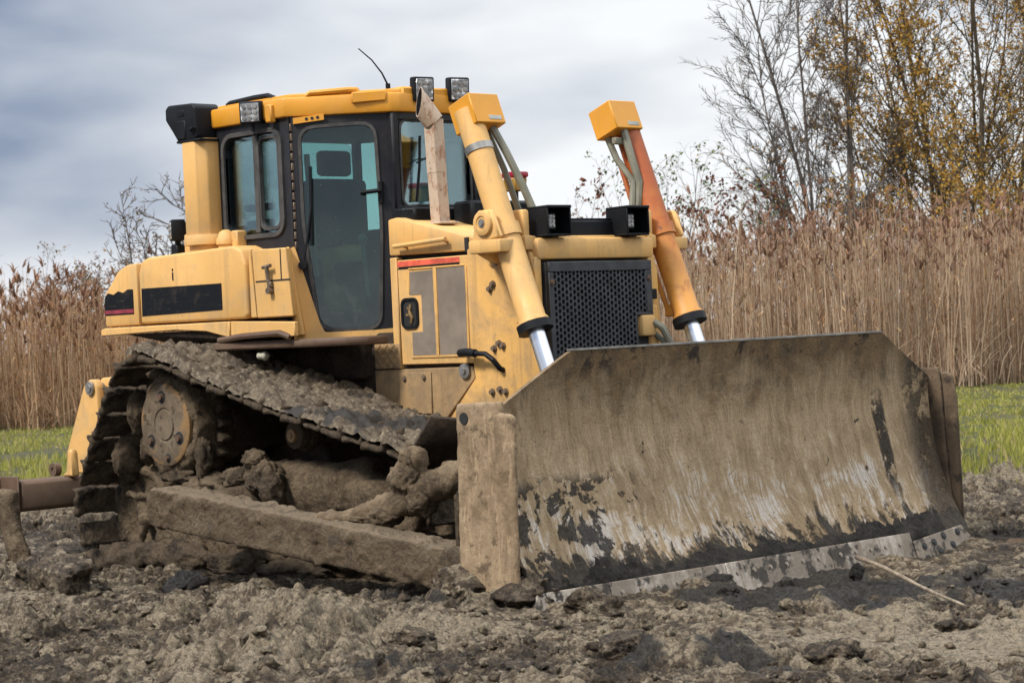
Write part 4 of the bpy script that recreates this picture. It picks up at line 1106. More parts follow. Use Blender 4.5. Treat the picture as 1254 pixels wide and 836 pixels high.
for s in (-1, 1):
    yc = s * (YI + YO) / 2
    ys = lambda a, b, s=s: sorted((s * a, s * b))
    trk = empty('track', (0, 0, 0), DZ)
    for i, (p, d) in enumerate(walk(NS)):
        ang = math.atan2(d.y, d.x)
        Mx = Matrix.Translation((p.x, yc, p.y)) @ Matrix.Rotation(-ang, 4, 'Y')
        for me, nm in ((shoe_me[i % 4], 'track_shoe'), (link_me, 'track_link')):
            o = bpy.data.objects.new(nm, me); COL.objects.link(o); o.parent = trk; o.matrix_local = Mx
    # track frame with recoil housing, guards
    tf = P('track_frame', MUD, MB().box(-2.85, -0.75, *ys(0.86, 1.22), 0.22, 0.50, 0.03, 2)
           .rings((-2.15, yc, 0.50), (1, 0, 0), [(0, 0.13), (0.10, 0.185), (0.30, 0.20), (1.28, 0.20), (1.30, 0.185)], 24)
           .box(-2.75, -2.05, *ys(0.95, 1.28), 0.40, 0.58, 0.05, 2).box(-0.84, -0.30, *ys(0.98, 1.30), 0.28, 0.60, 0.03, 2))
    roughen(tf, 0.018, 7, 0.06, 5 + s, 0.05, 7)
    rg = P('roller_guard', MUD, MB().box(-3.0, -0.55, *ys(1.22, 1.27), 0.06, 0.27, 0.01))
    roughen(rg, 0.02, 8, 0.06, 8 + s, 0.05, 8)
    for x in (-2.75, -2.35, -1.95, -1.55, -1.15, -0.80):
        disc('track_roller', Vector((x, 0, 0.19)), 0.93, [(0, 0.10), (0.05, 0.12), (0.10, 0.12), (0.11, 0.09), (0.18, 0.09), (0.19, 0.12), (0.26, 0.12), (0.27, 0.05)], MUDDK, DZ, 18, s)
    cr_ = disc('carrier_roller', CRO, 0.86, [(0, 0.075), (0.16, 0.075), (0.161, 0.105), (0.20, 0.105), (0.201, 0.09), (0.27, 0.09), (0.28, 0.085), (0.285, 0.05)], MUD, DZ, 24, s)
    P('hub_cap', Y_MUD, MB().rings((CRO.x, s * 1.145, CRO.z), (0, s, 0), [(0, 0.045), (0.02, 0.042), (0.022, 0.02), (0.03, 0.018)], 14), cr_)
    P('support', CHASSIS, MB().box(CRO.x - 0.05, CRO.x + 0.05, *ys(0.5, 0.9), CRO.z - 0.42, CRO.z + 0.02, 0.01), cr_)
    # sprocket: toothed rim, drum, yellow cover with four ports
    tm = MB()
    nt_ = 23
    for k in range(nt_):
        a = 2 * PI * k / nt_
        Mx = Matrix.Translation((SPR.x, yc, SPR.z)) @ Matrix.Rotation(-a, 4, 'Y')
        tm.prism([(0.30, -0.045), (0.36, -0.032), (0.415, -0.014), (0.415, 0.014), (0.36, 0.032), (0.30, 0.045)], 'y', -0.045, 0.045, bevel=0.006, M=Mx @ Matrix(((1, 0, 0, 0), (0, 1, 0, 0), (0, 0, 1, 0), (0, 0, 0, 1))))
    tm.rings((SPR.x, yc - s * 0.045, SPR.z), (0, s, 0), [(0, 0.34), (0.09, 0.34)], 40)
    sp = P('sprocket', MUDDK, tm)
    hb = disc('drum', SPR, 0.60, [(0, 0.30), (0.40, 0.30), (0.44, 0.345), (0.60, 0.345), (0.665, 0.33), (0.675, 0.295), (0.676, 0.1)], MUD, sp, 48, s)
    roughen(hb, 0.022, 8, 0.05, 31, 0.05, 9)
    cov = MB().rings((SPR.x, s * 1.27, SPR.z), (0, s, 0), [(0, 0.282), (0.022, 0.280), (0.03, 0.268), (0.031, 0.118), (0.024, 0.112), (0.024, 0.106), (0.034, 0.100), (0.035, 0.02)], 40)
    cv = P('cover', COVER, cov, sp)
    for a in (95, 215, 332):
        q = Vector((SPR.x + 0.19 * math.cos(rad(a)), 0, SPR.z + 0.19 * math.sin(rad(a))))
        P('port', DARKIN, MB().rings((q.x, s * 1.30, q.z), (0, s, 0), [(0, 0.046), (0.003, 0.044)], 16), sp)
        P('port_bolt', BROWN, MB().rings((q.x, s * 1.302, q.z), (0, s, 0), [(0, 0.026), (0.02, 0.022)], 8), sp)
    P('port', DARKIN, MB().rings((SPR.x + 0.03, s * 1.30, SPR.z - 0.225), (0, s, 0), [(0, 0.032), (0.003, 0.03)], 14), sp)
    P('port_bolt', BROWN, MB().rings((SPR.x + 0.03, s * 1.302, SPR.z - 0.225), (0, s, 0), [(0, 0.018), (0.02, 0.014)], 8), sp)
    # idlers
    for c, r, nm in ((RID, 0.30, 'rear_idler'), (FID, 0.33, 'front_idler')):
        idl = disc(nm, c, 0.92, [(0, r * 0.5), (0.02, r), (0.09, r), (0.10, r + 0.035), (0.20, r + 0.035), (0.21, r), (0.28, r), (0.285, r - 0.045), (0.25, r - 0.06), (0.24, 0.10), (0.30, 0.09), (0.305, 0.05)], MUD, DZ, 40, s)
        roughen(idl, 0.012, 9, 0.06, 41, 0.04, 9)
    ib = P('idler_yoke', MUD, MB().box(-3.27, -2.70, *ys(1.19, 1.25), 0.24, 0.44, 0.02).tube([(-3.33, s * 1.27, 0.46), (-3.12, s * 1.27, 0.455), (-2.98, s * 1.27, 0.44)], 0.022, 8).tube([(-3.28, s * 1.26, 0.05), (-3.20, s * 1.26, 0.17), (-3.17, s * 1.26, 0.30)], 0.025, 8))
    roughen(ib, 0.016, 10, 0.05, 44, 0.03, 10)
    # push arm
    def sec(x, zt, zb, y0=1.74, y1=1.97, r=0.018):
        pts = rounded(y0, y1, zb, zt, r, 3)
        return [Vector((x, s * u, w)) for u, w in pts]
    am = MB().loft([sec(-2.075, 0.54, 0.39), sec(-2.06, 0.585, 0.35), sec(-1.9, 0.575, 0.325), sec(-1.0, 0.485, 0.235), sec(-0.2, 0.405, 0.16), sec(0.84, 0.295, 0.055), sec(0.86, 0.29, 0.06)])
    am.rings((-1.93, s * 1.60, 0.46), (0, s, 0), [(0, 0.10), (0.15, 0.10)], 16)
    arm = P('push_arm', ARM, am)
    roughen(arm, 0.008, 9, 0.05, 50, 0.034, 12, voxel=0.014)
    P('trunnion_pin', MUD, MB().rings((-1.93, s * 1.2, 0.43), (0, s, 0), [(0, 0.13), (0.5, 0.11)], 16))
    # brace from the arm up to the back of the blade
    bt = P('tilt_brace', MUDLT, MB().tube([(-0.42, s * 1.78, 0.40), (-0.10, s * 1.70, 0.48), (0.12, s * 1.64, 0.56), (0.30, s * 1.62, 0.62), (0.62, s * 1.58, 0.76), (0.95, s * 1.55, 0.88)], [0.06, 0.07, 0.095, 0.095, 0.075, 0.07], 14)
           .tube([(0.02, s * 1.66, 0.62), (0.14, s * 1.66, 0.76), (0.16, s * 1.66, 0.84)], [0.10, 0.08, 0.05], 10).box(-0.55, -0.32, *ys(1.70, 1.90), 0.36, 0.46, 0.03))
    roughen(bt, 0.018, 9, 0.05, 55 + s, 0.045, 10)
    df = MB().add([Vector(q) for q in ((0.46, s * 1.66, 1.05), (0.30, s * 1.64, 0.90), (0.12, s * 1.62, 0.77), (-0.02, s * 1.60, 0.675), (0.50, s * 1.30, 1.0), (0.34, s * 1.28, 0.85), (0.18, s * 1.26, 0.72), (0.04, s * 1.24, 0.62))],
                  [(0, 1, 5, 4), (1, 2, 6, 5), (2, 3, 7, 6)])
    dfo = P('deflector', CHASSIS, df); dfo.location = (-0.17, -s * 0.0, -0.03); sm = dfo.modifiers.new('thickness', 'SOLIDIFY'); sm.thickness = 0.02

# carved mud riding on the top run of the near track, ribs of the shoes showing through
def track_mud(s):
    xs = np.arange(-2.98, -0.02, 0.012); yr = np.arange(YI - 0.03, YO + 0.006, 0.014)
    top = [Vector(p) for p in TP]
    # outer surface height of the top run by x
    px = np.array([p.x for p in top]); pz = np.array([p.y for p in top])
    m_ = pz > 0.5 + 0 * px
    prof = {}
    ts = resample(top, 600)
    up = [(q.x, q.y) for q in ts if q.y > 0.9 - 0.235 * (q.x + 1.5) - 0.12]
    up.sort()
    ux = np.array([u for u, _ in up]); uz = np.array([w for _, w in up])
    X, Y = np.meshgrid(xs, yr, indexing='ij')
    base = np.interp(X, ux, uz) + 0.105
    pts = np.stack([X.ravel(), Y.ravel() * 1.0 + 3 * (s > 0), np.zeros(X.size)], 1)
    n1 = fbm(pts, 3.2, 4, 0.55, 61).reshape(X.shape); n2 = fbm(pts, 16, 4, 0.6, 62).reshape(X.shape)
    c1, t1 = clods(X, Y, 0.10, 63, 0.7, 0.3); c2, t2 = clods(X, Y, 0.045, 64, 0.8, 0.3)
    rib = np.maximum(0, np.sin((X + base * 0.25) * 2 * PI / PITCH)) ** 3
    edge = np.clip((YO + 0.003 - Y) / 0.06, 0, 1) ** 0.5 * np.clip((Y - YI + 0.035) / 0.05, 0, 1)
    Z = base + (0.020 + 0.030 * n1 + 0.030 * n2 + 0.45 * c1 * np.clip(n1 + 0.3, 0, 1) + 0.5 * c2 + 0.022 * rib) * edge - 0.07 * (1 - edge) ** 2
    V = np.stack([X.ravel(), s * Y.ravel(), Z.ravel()], 1)
    a, b_ = X.shape
    i = np.arange(a * b_).reshape(a, b_)
    F = np.stack([i[:-1, :-1], i[1:, :-1], i[1:, 1:], i[:-1, 1:]], -1).reshape(-1, 4)
    if s < 0: F = F[:, ::-1]
    wet = np.clip(0.5 + 1.3 * fbm(pts, 2.4, 4, 0.6, 66) + 0.5 * (pts[:, 0] + 1.4), 0, 1)
    o = np_mesh('caked_mud', V, F[:, ::-1], TRACKMUD, DZ, True, {'wet': wet, 'tint': (0.5 * t1 + 0.5 * t2).ravel()})
    o['kind'] = 'stuff'
    return o

def groundish(name, dark=(0.018, 0.016, 0.014), a=(0.080, 0.062, 0.045), b2=(0.185, 0.152, 0.113), pale=(0.36, 0.315, 0.245)):
    m, g, b = new_mat(name)
    p = g.obj()
    tint, wet = g.attr('tint'), g.attr('wet')
    n = g.noise(p, 4.0, 7, 0.65, 0.3); f = g.noise(p, 38, 6, 0.72)
    c = g.mix(g.step(g.m('ADD', g.m('MULTIPLY', tint, 0.55), g.m('MULTIPLY', n, 0.6)), 0.30, 0.86), a, b2)
    c = g.mix(g.m('MULTIPLY', g.step(f, 0.50, 0.72), 0.6), c, pale)
    c = g.mix(g.m('MULTIPLY', g.step(f, 0.47, 0.34), 0.7), c, tuple(q * 0.4 for q in a))
    c = g.mix(g.m('MULTIPLY', g.step(g.m('ADD', wet, g.m('MULTIPLY', g.m('SUBTRACT', n, 0.5), 0.8)), 0.62, 0.85), 0.9), c, dark)
    hh = g.m('ADD', f, g.m('MULTIPLY', g.noise(p, 120, 4, 0.7), 0.5))
    setp(g, b, c, g.m('MULTIPLY_ADD', g.step(wet, 0.55, 0.95), -0.25, 0.85), 0, g.bump(hh, 0.6, 0.012), spec=0.35)
    return m
TRACKMUD = groundish('mud_on_the_track', dark=(0.012, 0.010, 0.008), a=(0.040, 0.029, 0.019), b2=(0.130, 0.100, 0.065), pale=(0.34, 0.285, 0.195))
track_mud(-1); track_mud(1)

# ---- lumps of mud on the frame and arm
def lumps(name, items, m, parent, seed=70, sub=4):
    """items: (centre, (rx, ry, rz)) - one joined mass"""
    mb = MB()
    for q, r in items:
        bm = bmesh.new(); bmesh.ops.create_icosphere(bm, subdivisions=sub, radius=1)
        co = np.array([v.co for v in bm.verts]); 
        k = 1 + 0.28 * fbm(co + np.array(q) * 3, 1.6, 4, 0.6, seed) + 0.12 * fbm(co + np.array(q), 5, 3, 0.6, seed + 1)
        for v, kk in zip(bm.verts, k):
            v.co = Vector((v.co.x * r[0], v.co.y * r[1], v.co.z * r[2])) * kk + Vector(q)
        mb.bm(bm, True)
    o = P(name, m, mb, parent, angle=180)
    o['kind'] = 'stuff'
    return o
lumps('mud_lumps', [((-2.06, -1.28, 0.60), (0.13, 0.09, 0.07)), ((-1.75, -1.30, 0.60), (0.16, 0.10, 0.11)), ((-1.80, -1.33, 0.72), (0.11, 0.07, 0.06)), ((-1.60, -1.35, 0.54), (0.09, 0.08, 0.12)),
                    ((-2.3, -1.25, 0.55), (0.2, 0.1, 0.05)), ((-0.62, -1.42, 0.40), (0.12, 0.09, 0.05)), ((-0.30, -1.72, 0.42), (0.20, 0.10, 0.045)),
                    ((0.10, -1.69, 0.66), (0.10, 0.08, 0.10)), ((0.13, -1.69, 0.76), (0.06, 0.06, 0.09)), ((0.20, -1.68, 0.52), (0.09, 0.08, 0.08)), ((-0.08, -1.72, 0.44), (0.12, 0.09, 0.06))], MUD, DZ)
lumps('mud_lumps', [((-3.05, -1.30, 0.06), (0.28, 0.09, 0.09)), ((-2.6, -1.30, 0.05), (0.30, 0.10, 0.10)), ((-3.30, -1.36, 0.0), (0.22, 0.11, 0.12)), ((-2.1, -1.3, 0.03), (0.30, 0.10, 0.09)), ((-1.5, -1.3, 0.0), (0.35, 0.10, 0.08)),
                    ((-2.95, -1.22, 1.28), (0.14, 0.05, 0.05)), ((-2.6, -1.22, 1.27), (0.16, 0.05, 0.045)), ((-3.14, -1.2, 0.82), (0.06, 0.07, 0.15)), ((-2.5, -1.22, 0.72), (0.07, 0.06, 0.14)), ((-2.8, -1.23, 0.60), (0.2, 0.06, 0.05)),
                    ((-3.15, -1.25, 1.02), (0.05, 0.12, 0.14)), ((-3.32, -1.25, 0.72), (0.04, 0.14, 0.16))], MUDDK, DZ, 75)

# ---- blade
BP = [(1.19, 1.355), (1.160, 1.22), (1.138, 1.07), (1.132, 0.92), (1.145, 0.76), (1.172, 0.60), (1.212, 0.45), (1.265, 0.31), (1.33, 0.18), (1.405, 0.06)]
def bx_at(z):
    zs = [q[1] for q in BP][::-1]; xs = [q[0] for q in BP][::-1]
    return float(np.interp(z, zs, xs))
def moldboard():
    ny, nz = 90, 36
    vs, fs = [], []
    W = 1.97
    for k in range(2):
        for i in range(ny + 1):
            y = -W + 2 * W * i / ny
            ay = abs(y)
            ztop = 1.355 if ay < 1.42 else 1.355 - (ay - 1.42) / 0.52 * 0.285
            for j in range(nz + 1):
                z = 0.06 + (ztop - 0.06) * j / nz
                x = bx_at(z) - 0.028 * k
                vs.append((x, y, z))
    o = (ny + 1) * (nz + 1)
    for i in range(ny):
        for j in range(nz):
            a = i * (nz + 1) + j
            fs.append((a, a + nz + 1, a + nz + 2, a + 1)); fs.append((o + a, o + a + 1, o + a + nz + 2, o + a + nz + 1))
    for i in range(ny):
        for j in (0, nz):
            a = i * (nz + 1) + j; b_ = a + nz + 1
            fs.append((a, o + a, o + b_, b_))
    for i in (0, ny):
        for j in range(nz):
            a = i * (nz + 1) + j
            fs.append((a, a + 1, o + a + 1, o + a))
    return MB().add(vs, fs, True)
BLD = P('blade', BLADE, moldboard())
YAW = rad(0.4)
BLD.rotation_euler = (0, 0, YAW)
BLD.location = Vector((1.15, 0, 0)) - Matrix.Rotation(YAW, 3, 'Z') @ Vector((1.15, 0, 0))
# box-section ribs, back plate and rod brackets on the rear
P('blade_back', MUDDK, MB().box(0.72, 1.11, -1.90, 1.90, 0.50, 0.62, 0.01).box(0.80, 1.26, -1.90, 1.90, 0.14, 0.26, 0.01).box(0.70, 0.74, -1.90, 1.90, 0.18, 0.60, 0.01)
  .prism([(1.15, 1.33), (1.02, 1.05), (1.10, 0.95)], 'y', -1.4, 1.4, bevel=0.004)
  .box(0.40, 0.74, -0.80, -0.76, 0.42, 0.75, 0.02).box(0.40, 0.74, -0.64, -0.60, 0.42, 0.75, 0.02).box(0.40, 0.74, 0.60, 0.64, 0.42, 0.75, 0.02).box(0.40, 0.74, 0.76, 0.80, 0.42, 0.75, 0.02), BLD)
P('rim', STEEL, MB().loft([[Vector((bx_at(1.355) - 0.034, y, z + 0.001)), Vector((bx_at(1.355) + 0.004, y, z + 0.001)), Vector((bx_at(1.355) + 0.004, y, z + 0.012)), Vector((bx_at(1.355) - 0.034, y, z + 0.012))] for y, z in ((-1.42, 1.353), (1.42, 1.353))]), BLD)
for s in (-1, 1):
    ys = lambda a, b, s=s: sorted((s * a, s * b))
    ep = P('end_plate', PLATE, PR([(0.83, 0.02), (0.865, 1.095), (0.885, 1.10), (1.215, 1.112), (1.225, 1.0), (1.25, 0.5), (1.30, 0.02)], 'y', *ys(1.975, 2.0), bevel=0.008), BLD)
    roughen(ep, 0.004, 9, 0.05, 81, 0.006, 12, voxel=0.012)
    if s > 0:
        ep.data.materials[0] = PLATEDK
        P('wing_plate', PLATEDK, PR([(1.20, -0.02), (1.10, 1.06), (1.26, 1.075), (1.30, 1.05), (1.325, 0.9), (1.34, -0.02)], 'y', 2.001, 2.03, bevel=0.01), BLD)
        continue
    wp = P('wear_plate', PLATE, PR([(1.175, -0.02), (1.18, 1.035), (1.20, 1.045), (1.315, 1.045), (1.335, 1.02), (1.31, -0.02)], 'y', *ys(2.001, 2.03), bevel=0.01), BLD)
    roughen(wp, 0.004, 9, 0.05, 83, 0.008, 12, voxel=0.012)
    P('shackle_hole', DARKIN, MB().rings((0.93, s * 2.002, 1.02), (0, s, 0), [(0, 0.034), (0.006, 0.032)], 16), BLD)
# cutting edge in sections and end bits, with bolts
def edge_pt(t): return (1.435 + 0.125 * t, 0.12 - 0.21 * t)      # down the edge's slope
segs = [(-1.93, -1.45), (-1.445, -0.485), (-0.48, 0.48), (0.485, 1.30)]
for a, b_ in segs:
    ce = P('cutting_edge', EDGE, PR([(1.388, 0.09), (1.418, 0.102), (1.49, -0.13), (1.45, -0.135)], 'y', a, b_, bevel=0.004), BLD)
    bolts([(1.439, y, 0.040) for y in np.arange(a + 0.08, b_ - 0.03, 0.15)], (0.94, 0, 0.34), 0.011, 0.0015, ce, EDGE)
eb = P('end_bit', EDGE, PR([(1.31, -0.13), (1.31, 0.07), (1.86, 0.125), (1.96, 0.0), (1.90, -0.09)], 'x', 0.0, 0.035, bevel=0.004, M=Matrix.Translation((1.43, 0, -0.03)) @ Matrix.Rotation(rad(-20), 4, 'Y')), BLD)
ebl = [(1.40, 0.03), (1.40, -0.05), (1.51, 0.045), (1.55, -0.02), (1.63, 0.075), (1.70, 0.01), (1.79, 0.085)]
R28 = Matrix.Translation((1.43, 0, -0.03)) @ Matrix.Rotation(rad(-20), 4, 'Y')
bolts([R28 @ Vector((0.035, y, z)) for y, z in ebl], (0.88, 0, 0.48), 0.018, 0.008, eb, DARKIN)
eb2 = P('end_bit', EDGE, PR([(-1.94, -0.08), (-1.94, 0.16), (-1.98, 0.15), (-2.06, 0.02), (-2.0, -0.08)], 'x', 0.0, 0.035, bevel=0.004, M=R28), BLD)

# mud lodged along the joint of the cutting edge
def edge_mud():
    ys_ = np.arange(-1.90, 1.72, 0.011); t = np.linspace(0, 1, 22)
    Y, T_ = np.meshgrid(ys_, t, indexing='ij')
    zz = 0.0 + 0.235 * T_
    xx = np.interp(zz, [q[1] for q in BP][::-1], [q[0] for q in BP][::-1])
    xx = np.where(zz < 0.06, 1.405 + (0.06 - zz) * 0.53, xx) + 0.006
    pts = np.stack([Y.ravel(), zz.ravel(), np.zeros(Y.size)], 1)
    n = fbm(pts, 5, 4, 0.6, 91).reshape(Y.shape); n2 = fbm(pts, 28, 3, 0.6, 92).reshape(Y.shape)
    c, tt = clods(Y, zz, 0.05, 93, 0.8, 0.3)
    lim = np.clip(0.68 + 0.30 * n + 0.12 * n2, 0.45, 0.98)
    lo = np.clip(0.26 + 0.22 * fbm(pts + 30, 7, 4, 0.65, 95).reshape(Y.shape), 0.02, 0.42)
    h = (0.016 * np.sin(np.clip((T_ - lo) / np.maximum(lim - lo, 0.1), 0, 1) * PI) ** 1.1 + 0.10 * c + 0.006 * n2) * np.clip((lim - T_) / 0.12, 0, 1) * np.clip((T_ - lo) / 0.06, 0, 1) * np.clip((1.72 - Y) / 0.08, 0, 1) - 0.02 * np.clip((T_ - lim) / 0.12, 0, 1) - 0.02 * np.clip((lo - T_) / 0.08, 0, 1)
    V = np.stack([(xx + h * 0.8).ravel(), Y.ravel(), (zz + h * 0.45).ravel()], 1)
    a, b_ = Y.shape; i = np.arange(a * b_).reshape(a, b_)
    F = np.stack([i[:-1, :-1], i[1:, :-1], i[1:, 1:], i[:-1, 1:]], -1).reshape(-1, 4)
    o = np_mesh('lodged_mud', V, F, PEAT, BLD); o['kind'] = 'stuff'
edge_mud()

# ---- ripper at the rear
rip = P('ripper_beam', BROWN, MB().prism([(-4.57, 0.36), (-4.55, 0.53), (-4.52, 0.555), (-4.36, 0.555), (-4.33, 0.53), (-4.33, 0.36), (-4.37, 0.33), (-4.53, 0.33)], 'y', -1.50, 1.50, bevel=0.006))
for s in (-1, 1):
    ys = lambda a, b, s=s: sorted((s * a, s * b))
    shk = P('ripper_shank', MUD, PR([(-4.54, 0.50), (-4.33, 0.50), (-4.33, 0.30), (-4.25, 0.10), (-4.12, -0.06), (-3.98, -0.16), (-4.12, -0.21), (-4.30, -0.12), (-4.45, 0.08), (-4.54, 0.30)], 'y', *ys(1.53, 1.61), bevel=0.01))
    roughen(shk, 0.012, 9, 0.06, 95, 0.02, 9)
    P('shank_clamp', BROWN, MB().box(-4.72, -4.58, *ys(1.42, 1.68), 0.28, 0.58, 0.012).box(-4.58, -4.34, *ys(1.515, 1.53), 0.26, 0.59, 0.006), rip)
    P('pin', STEEL, MB().cyl((-4.60, s * 1.62, 0.45), (-4.60, s * 1.72, 0.45), 0.035, 12), rip)
    lk = P('ripper_link', Y_SIDE, PR([(-4.74, 0.56), (-4.72, 0.72), (-4.46, 1.20), (-4.38, 1.255), (-4.31, 1.255), (-4.28, 1.20), (-4.255, 0.56)], 'y', *ys(0.80, 0.86), bevel=0.008)
           .prism([(-4.62, 0.56), (-4.43, 1.15), (-4.31, 1.20), (-4.255, 0.56)], 'y', *ys(0.50, 0.56), bevel=0.008).box(-4.33, -4.27, *ys(0.56, 0.80), 0.56, 1.10, 0.006))
    P('pin', STEEL, MB().rings((-4.355, s * 0.86, 1.19), (0, s, 0), [(0, 0.05), (0.02, 0.05), (0.021, 0.03), (0.03, 0.028)], 16).cyl((-4.355, s * 0.50, 1.19), (-4.355, s * 0.86, 1.19), 0.04, 14), lk)
    ul = P('upper_link', Y_SIDE, MB().prism([(-4.40, 1.24), (-4.36, 1.265), (-3.6, 1.27), (-3.6, 1.12), (-4.30, 1.115), (-4.38, 1.14)], 'y', *ys(0.60, 0.76), bevel=0.015, seg=2))
    P('decal', REDDEC, MB().box(-3.98, -3.86, *ys(0.755, 0.7625), 1.205, 1.225, 0).box(-3.98, -3.80, *ys(0.755, 0.7625), 1.175, 1.197, 0), ul)
    P('lug', Y_SIDE, PR([(-4.44, 0.555), (-4.36, 0.60), (-4.34, 0.74), (-4.31, 0.76), (-4.29, 0.73), (-4.28, 0.555)], 'y', *ys(1.04, 1.10), bevel=0.012), lk)
    P('eye', BROWN, MB().rings((-4.60, s * 1.02, 0.60), (0, s, 0), [(0, 0.05), (0.05, 0.05), (0.05, 0.02), (0.04, 0.02)], 14), rip)
    P('lower_link', CHASSIS, MB().box(-4.4, -3.6, *ys(0.45, 0.62), 0.42, 0.58, 0.02), rip)

# ------------------------------------------------------------------ GROUND
def to_world(r, d):
    """arrays right/depth (metres from the camera stand) to world x, y"""
    return CAM.x + RIGHT.x * r + VIEW.x * d, CAM.y + RIGHT.y * r + VIEW.y * d
def blob(r, d, r0, d0, wr, wd):
    return np.exp(-((r - r0) / wr) ** 2 - ((d - d0) / wd) ** 2)
PUD = (3.22, 14.7)
def ground_height(r, d, detail=True):
    r = np.asarray(r, float); d = np.asarray(d, float)
    p = np.stack([r, d, 0 * r], 1)
    base = -0.055 + 0.055 * fbm(p, 0.35, 3, 0.5, 3)
    base += 0.07 * blob(r, d, -0.1, 12.1, 1.3, 0.7) + 0.05 * blob(r, d, -2.6, 13.8, 0.9, 0.9) - 0.05 * blob(r, d, 2.2, 12.4, 1.6, 1.2)
    base += -0.03 * blob(r, d, -0.9, 14.0, 1.2, 0.8)
    far = np.clip((d - 16) / 8, 0, 1)
    base = base * (1 - 0.6 * far)
    tint = np.full(r.shape, 0.5); wet = np.zeros(r.shape)
    if not detail: return base, tint, wet
    w1 = fbm(p, 1.3, 3, 0.5, 5); w2 = fbm(p + 40, 1.3, 3, 0.5, 6)
    rr, dd = r + 0.10 * w1 + 0.02 * fbm(p, 9, 3, 0.6, 7), d + 0.10 * w2 + 0.02 * fbm(p + 9, 9, 3, 0.6, 8)
    # smooth, pressed strips where clods are few
    press = np.clip(0.9 * blob(r, d, 1.6, 10.6, 0.9, 0.45) + 0.8 * blob(r, d, 2.4, 10.0, 0.7, 0.5) + 0.8 * blob(r, d, -1.9, 9.9, 0.7, 0.35) + 0.6 * np.clip(fbm(p, 0.9, 3, 0.5, 12) - 0.25, 0, 1), 0, 0.92)
    rough = (1 - press) * np.clip(0.75 + 0.55 * fbm(p, 0.8, 3, 0.5, 13), 0.25, 1.3)
    c1, t1 = clods(rr, dd, 0.46, 21, 0.42, 0.25); c2, t2 = clods(rr, dd, 0.21, 22, 0.62, 0.35)
    c3, t3 = clods(rr, dd, 0.095, 23, 0.72, 0.4); c4, t4 = clods(rr, dd, 0.045, 24, 0.8, 0.4)
    bill = np.abs(fbm(p, 5.5, 4, 0.6, 14)) ; bill2 = np.abs(fbm(p + 5, 19, 3, 0.65, 16))
    h = base + rough * (0.52 * c1 + 0.66 * c2 + 0.56 * c3 + 0.48 * c4) - 0.045 * bill * (0.35 + rough) - 0.030 * bill2 * (0.3 + rough) + 0.014 * fbm(p, 33, 3, 0.65, 15) * (0.3 + rough) + 0.03
    big = np.where(c2 > 0.02, t2, np.where(c3 > 0.012, t3, 0.45))
    tint = 0.35 * big + 0.35 * t3 + 0.2 * t4 + 0.10
    tint = tint + 0.62 * press + 0.35 * blob(r, d, 2.25, 10.2, 0.75, 0.45) + 0.25 * fbm(p, 0.7, 3, 0.5, 17)
    pale = 0.30 * blob(r, d, -0.7, 11.3, 0.9, 0.9) + 0.15 * blob(r, d, -2.0, 10.0, 1.2, 0.5)
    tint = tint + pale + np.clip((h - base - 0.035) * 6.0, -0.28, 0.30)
    wn = fbm(p, 1.7, 4, 0.6, 18); wd = fbm(p, 6.0, 3, 0.6, 19)
    wet = (0.95 * blob(r, d, 2.3, 12.6, 1.35, 0.85) + 0.75 * blob(r, d, -1.35, 13.3, 0.55, 0.5) + 0.5 * blob(r, d, -1.0, 12.6, 0.9, 0.22)
           + 0.55 * blob(r, d, 0.9, 11.95, 1.2, 0.3) + 0.6 * blob(r, d, 2.7, 9.6, 0.6, 0.22) + 0.20 * blob(r, d, 0.3, 10.0, 1.6, 0.7)) + 0.50 * wn + 0.18 * wd + 0.02 - 0.5 * press
    pud = blob(r, d, PUD[0], PUD[1], 0.55, 0.35)
    flat_ = np.clip(1.1 * blob(r, d, 2.3, 13.3, 1.0, 1.3), 0, 0.6)
    h = base + (h - base) * (1 - flat_)
    h = h * (1 - pud) + (base - 0.03) * pud
    fade = np.clip((d - 21) / 5, 0, 1)
    h = h * (1 - fade) + (base + 0.35 * (h - base)) * fade
    return h, tint, np.clip(wet, 0, 1.2)

def uneven(*parts):
    return np.unique(np.round(np.concatenate([np.arange(a, b, st) for a, b, st in parts]), 5))
rs = uneven((-420, -60, 40), (-60, -14, 3.0), (-14, -4.6, 0.10), (-4.6, 4.6, 0.0165), (4.6, 14, 0.10), (14, 60, 3.0), (60, 421, 40))
ds = uneven((-60, 0, 10), (0, 8.2, 0.6), (8.2, 9.2, 0.06), (9.2, 12.6, 0.0165), (12.6, 16, 0.024), (16, 20, 0.05), (20, 30, 0.12), (30, 60, 0.8), (60, 120, 6), (120, 900, 60))
Rg, Dg = np.meshgrid(rs, ds, indexing='ij')
hz, tint, wet = ground_height(Rg.ravel(), Dg.ravel())
wx, wy = to_world(Rg.ravel(), Dg.ravel())
ii = np.arange(Rg.size).reshape(Rg.shape)
GF = np.stack([ii[:-1, :-1], ii[1:, :-1], ii[1:, 1:], ii[:-1, 1:]], -1).reshape(-1, 4)

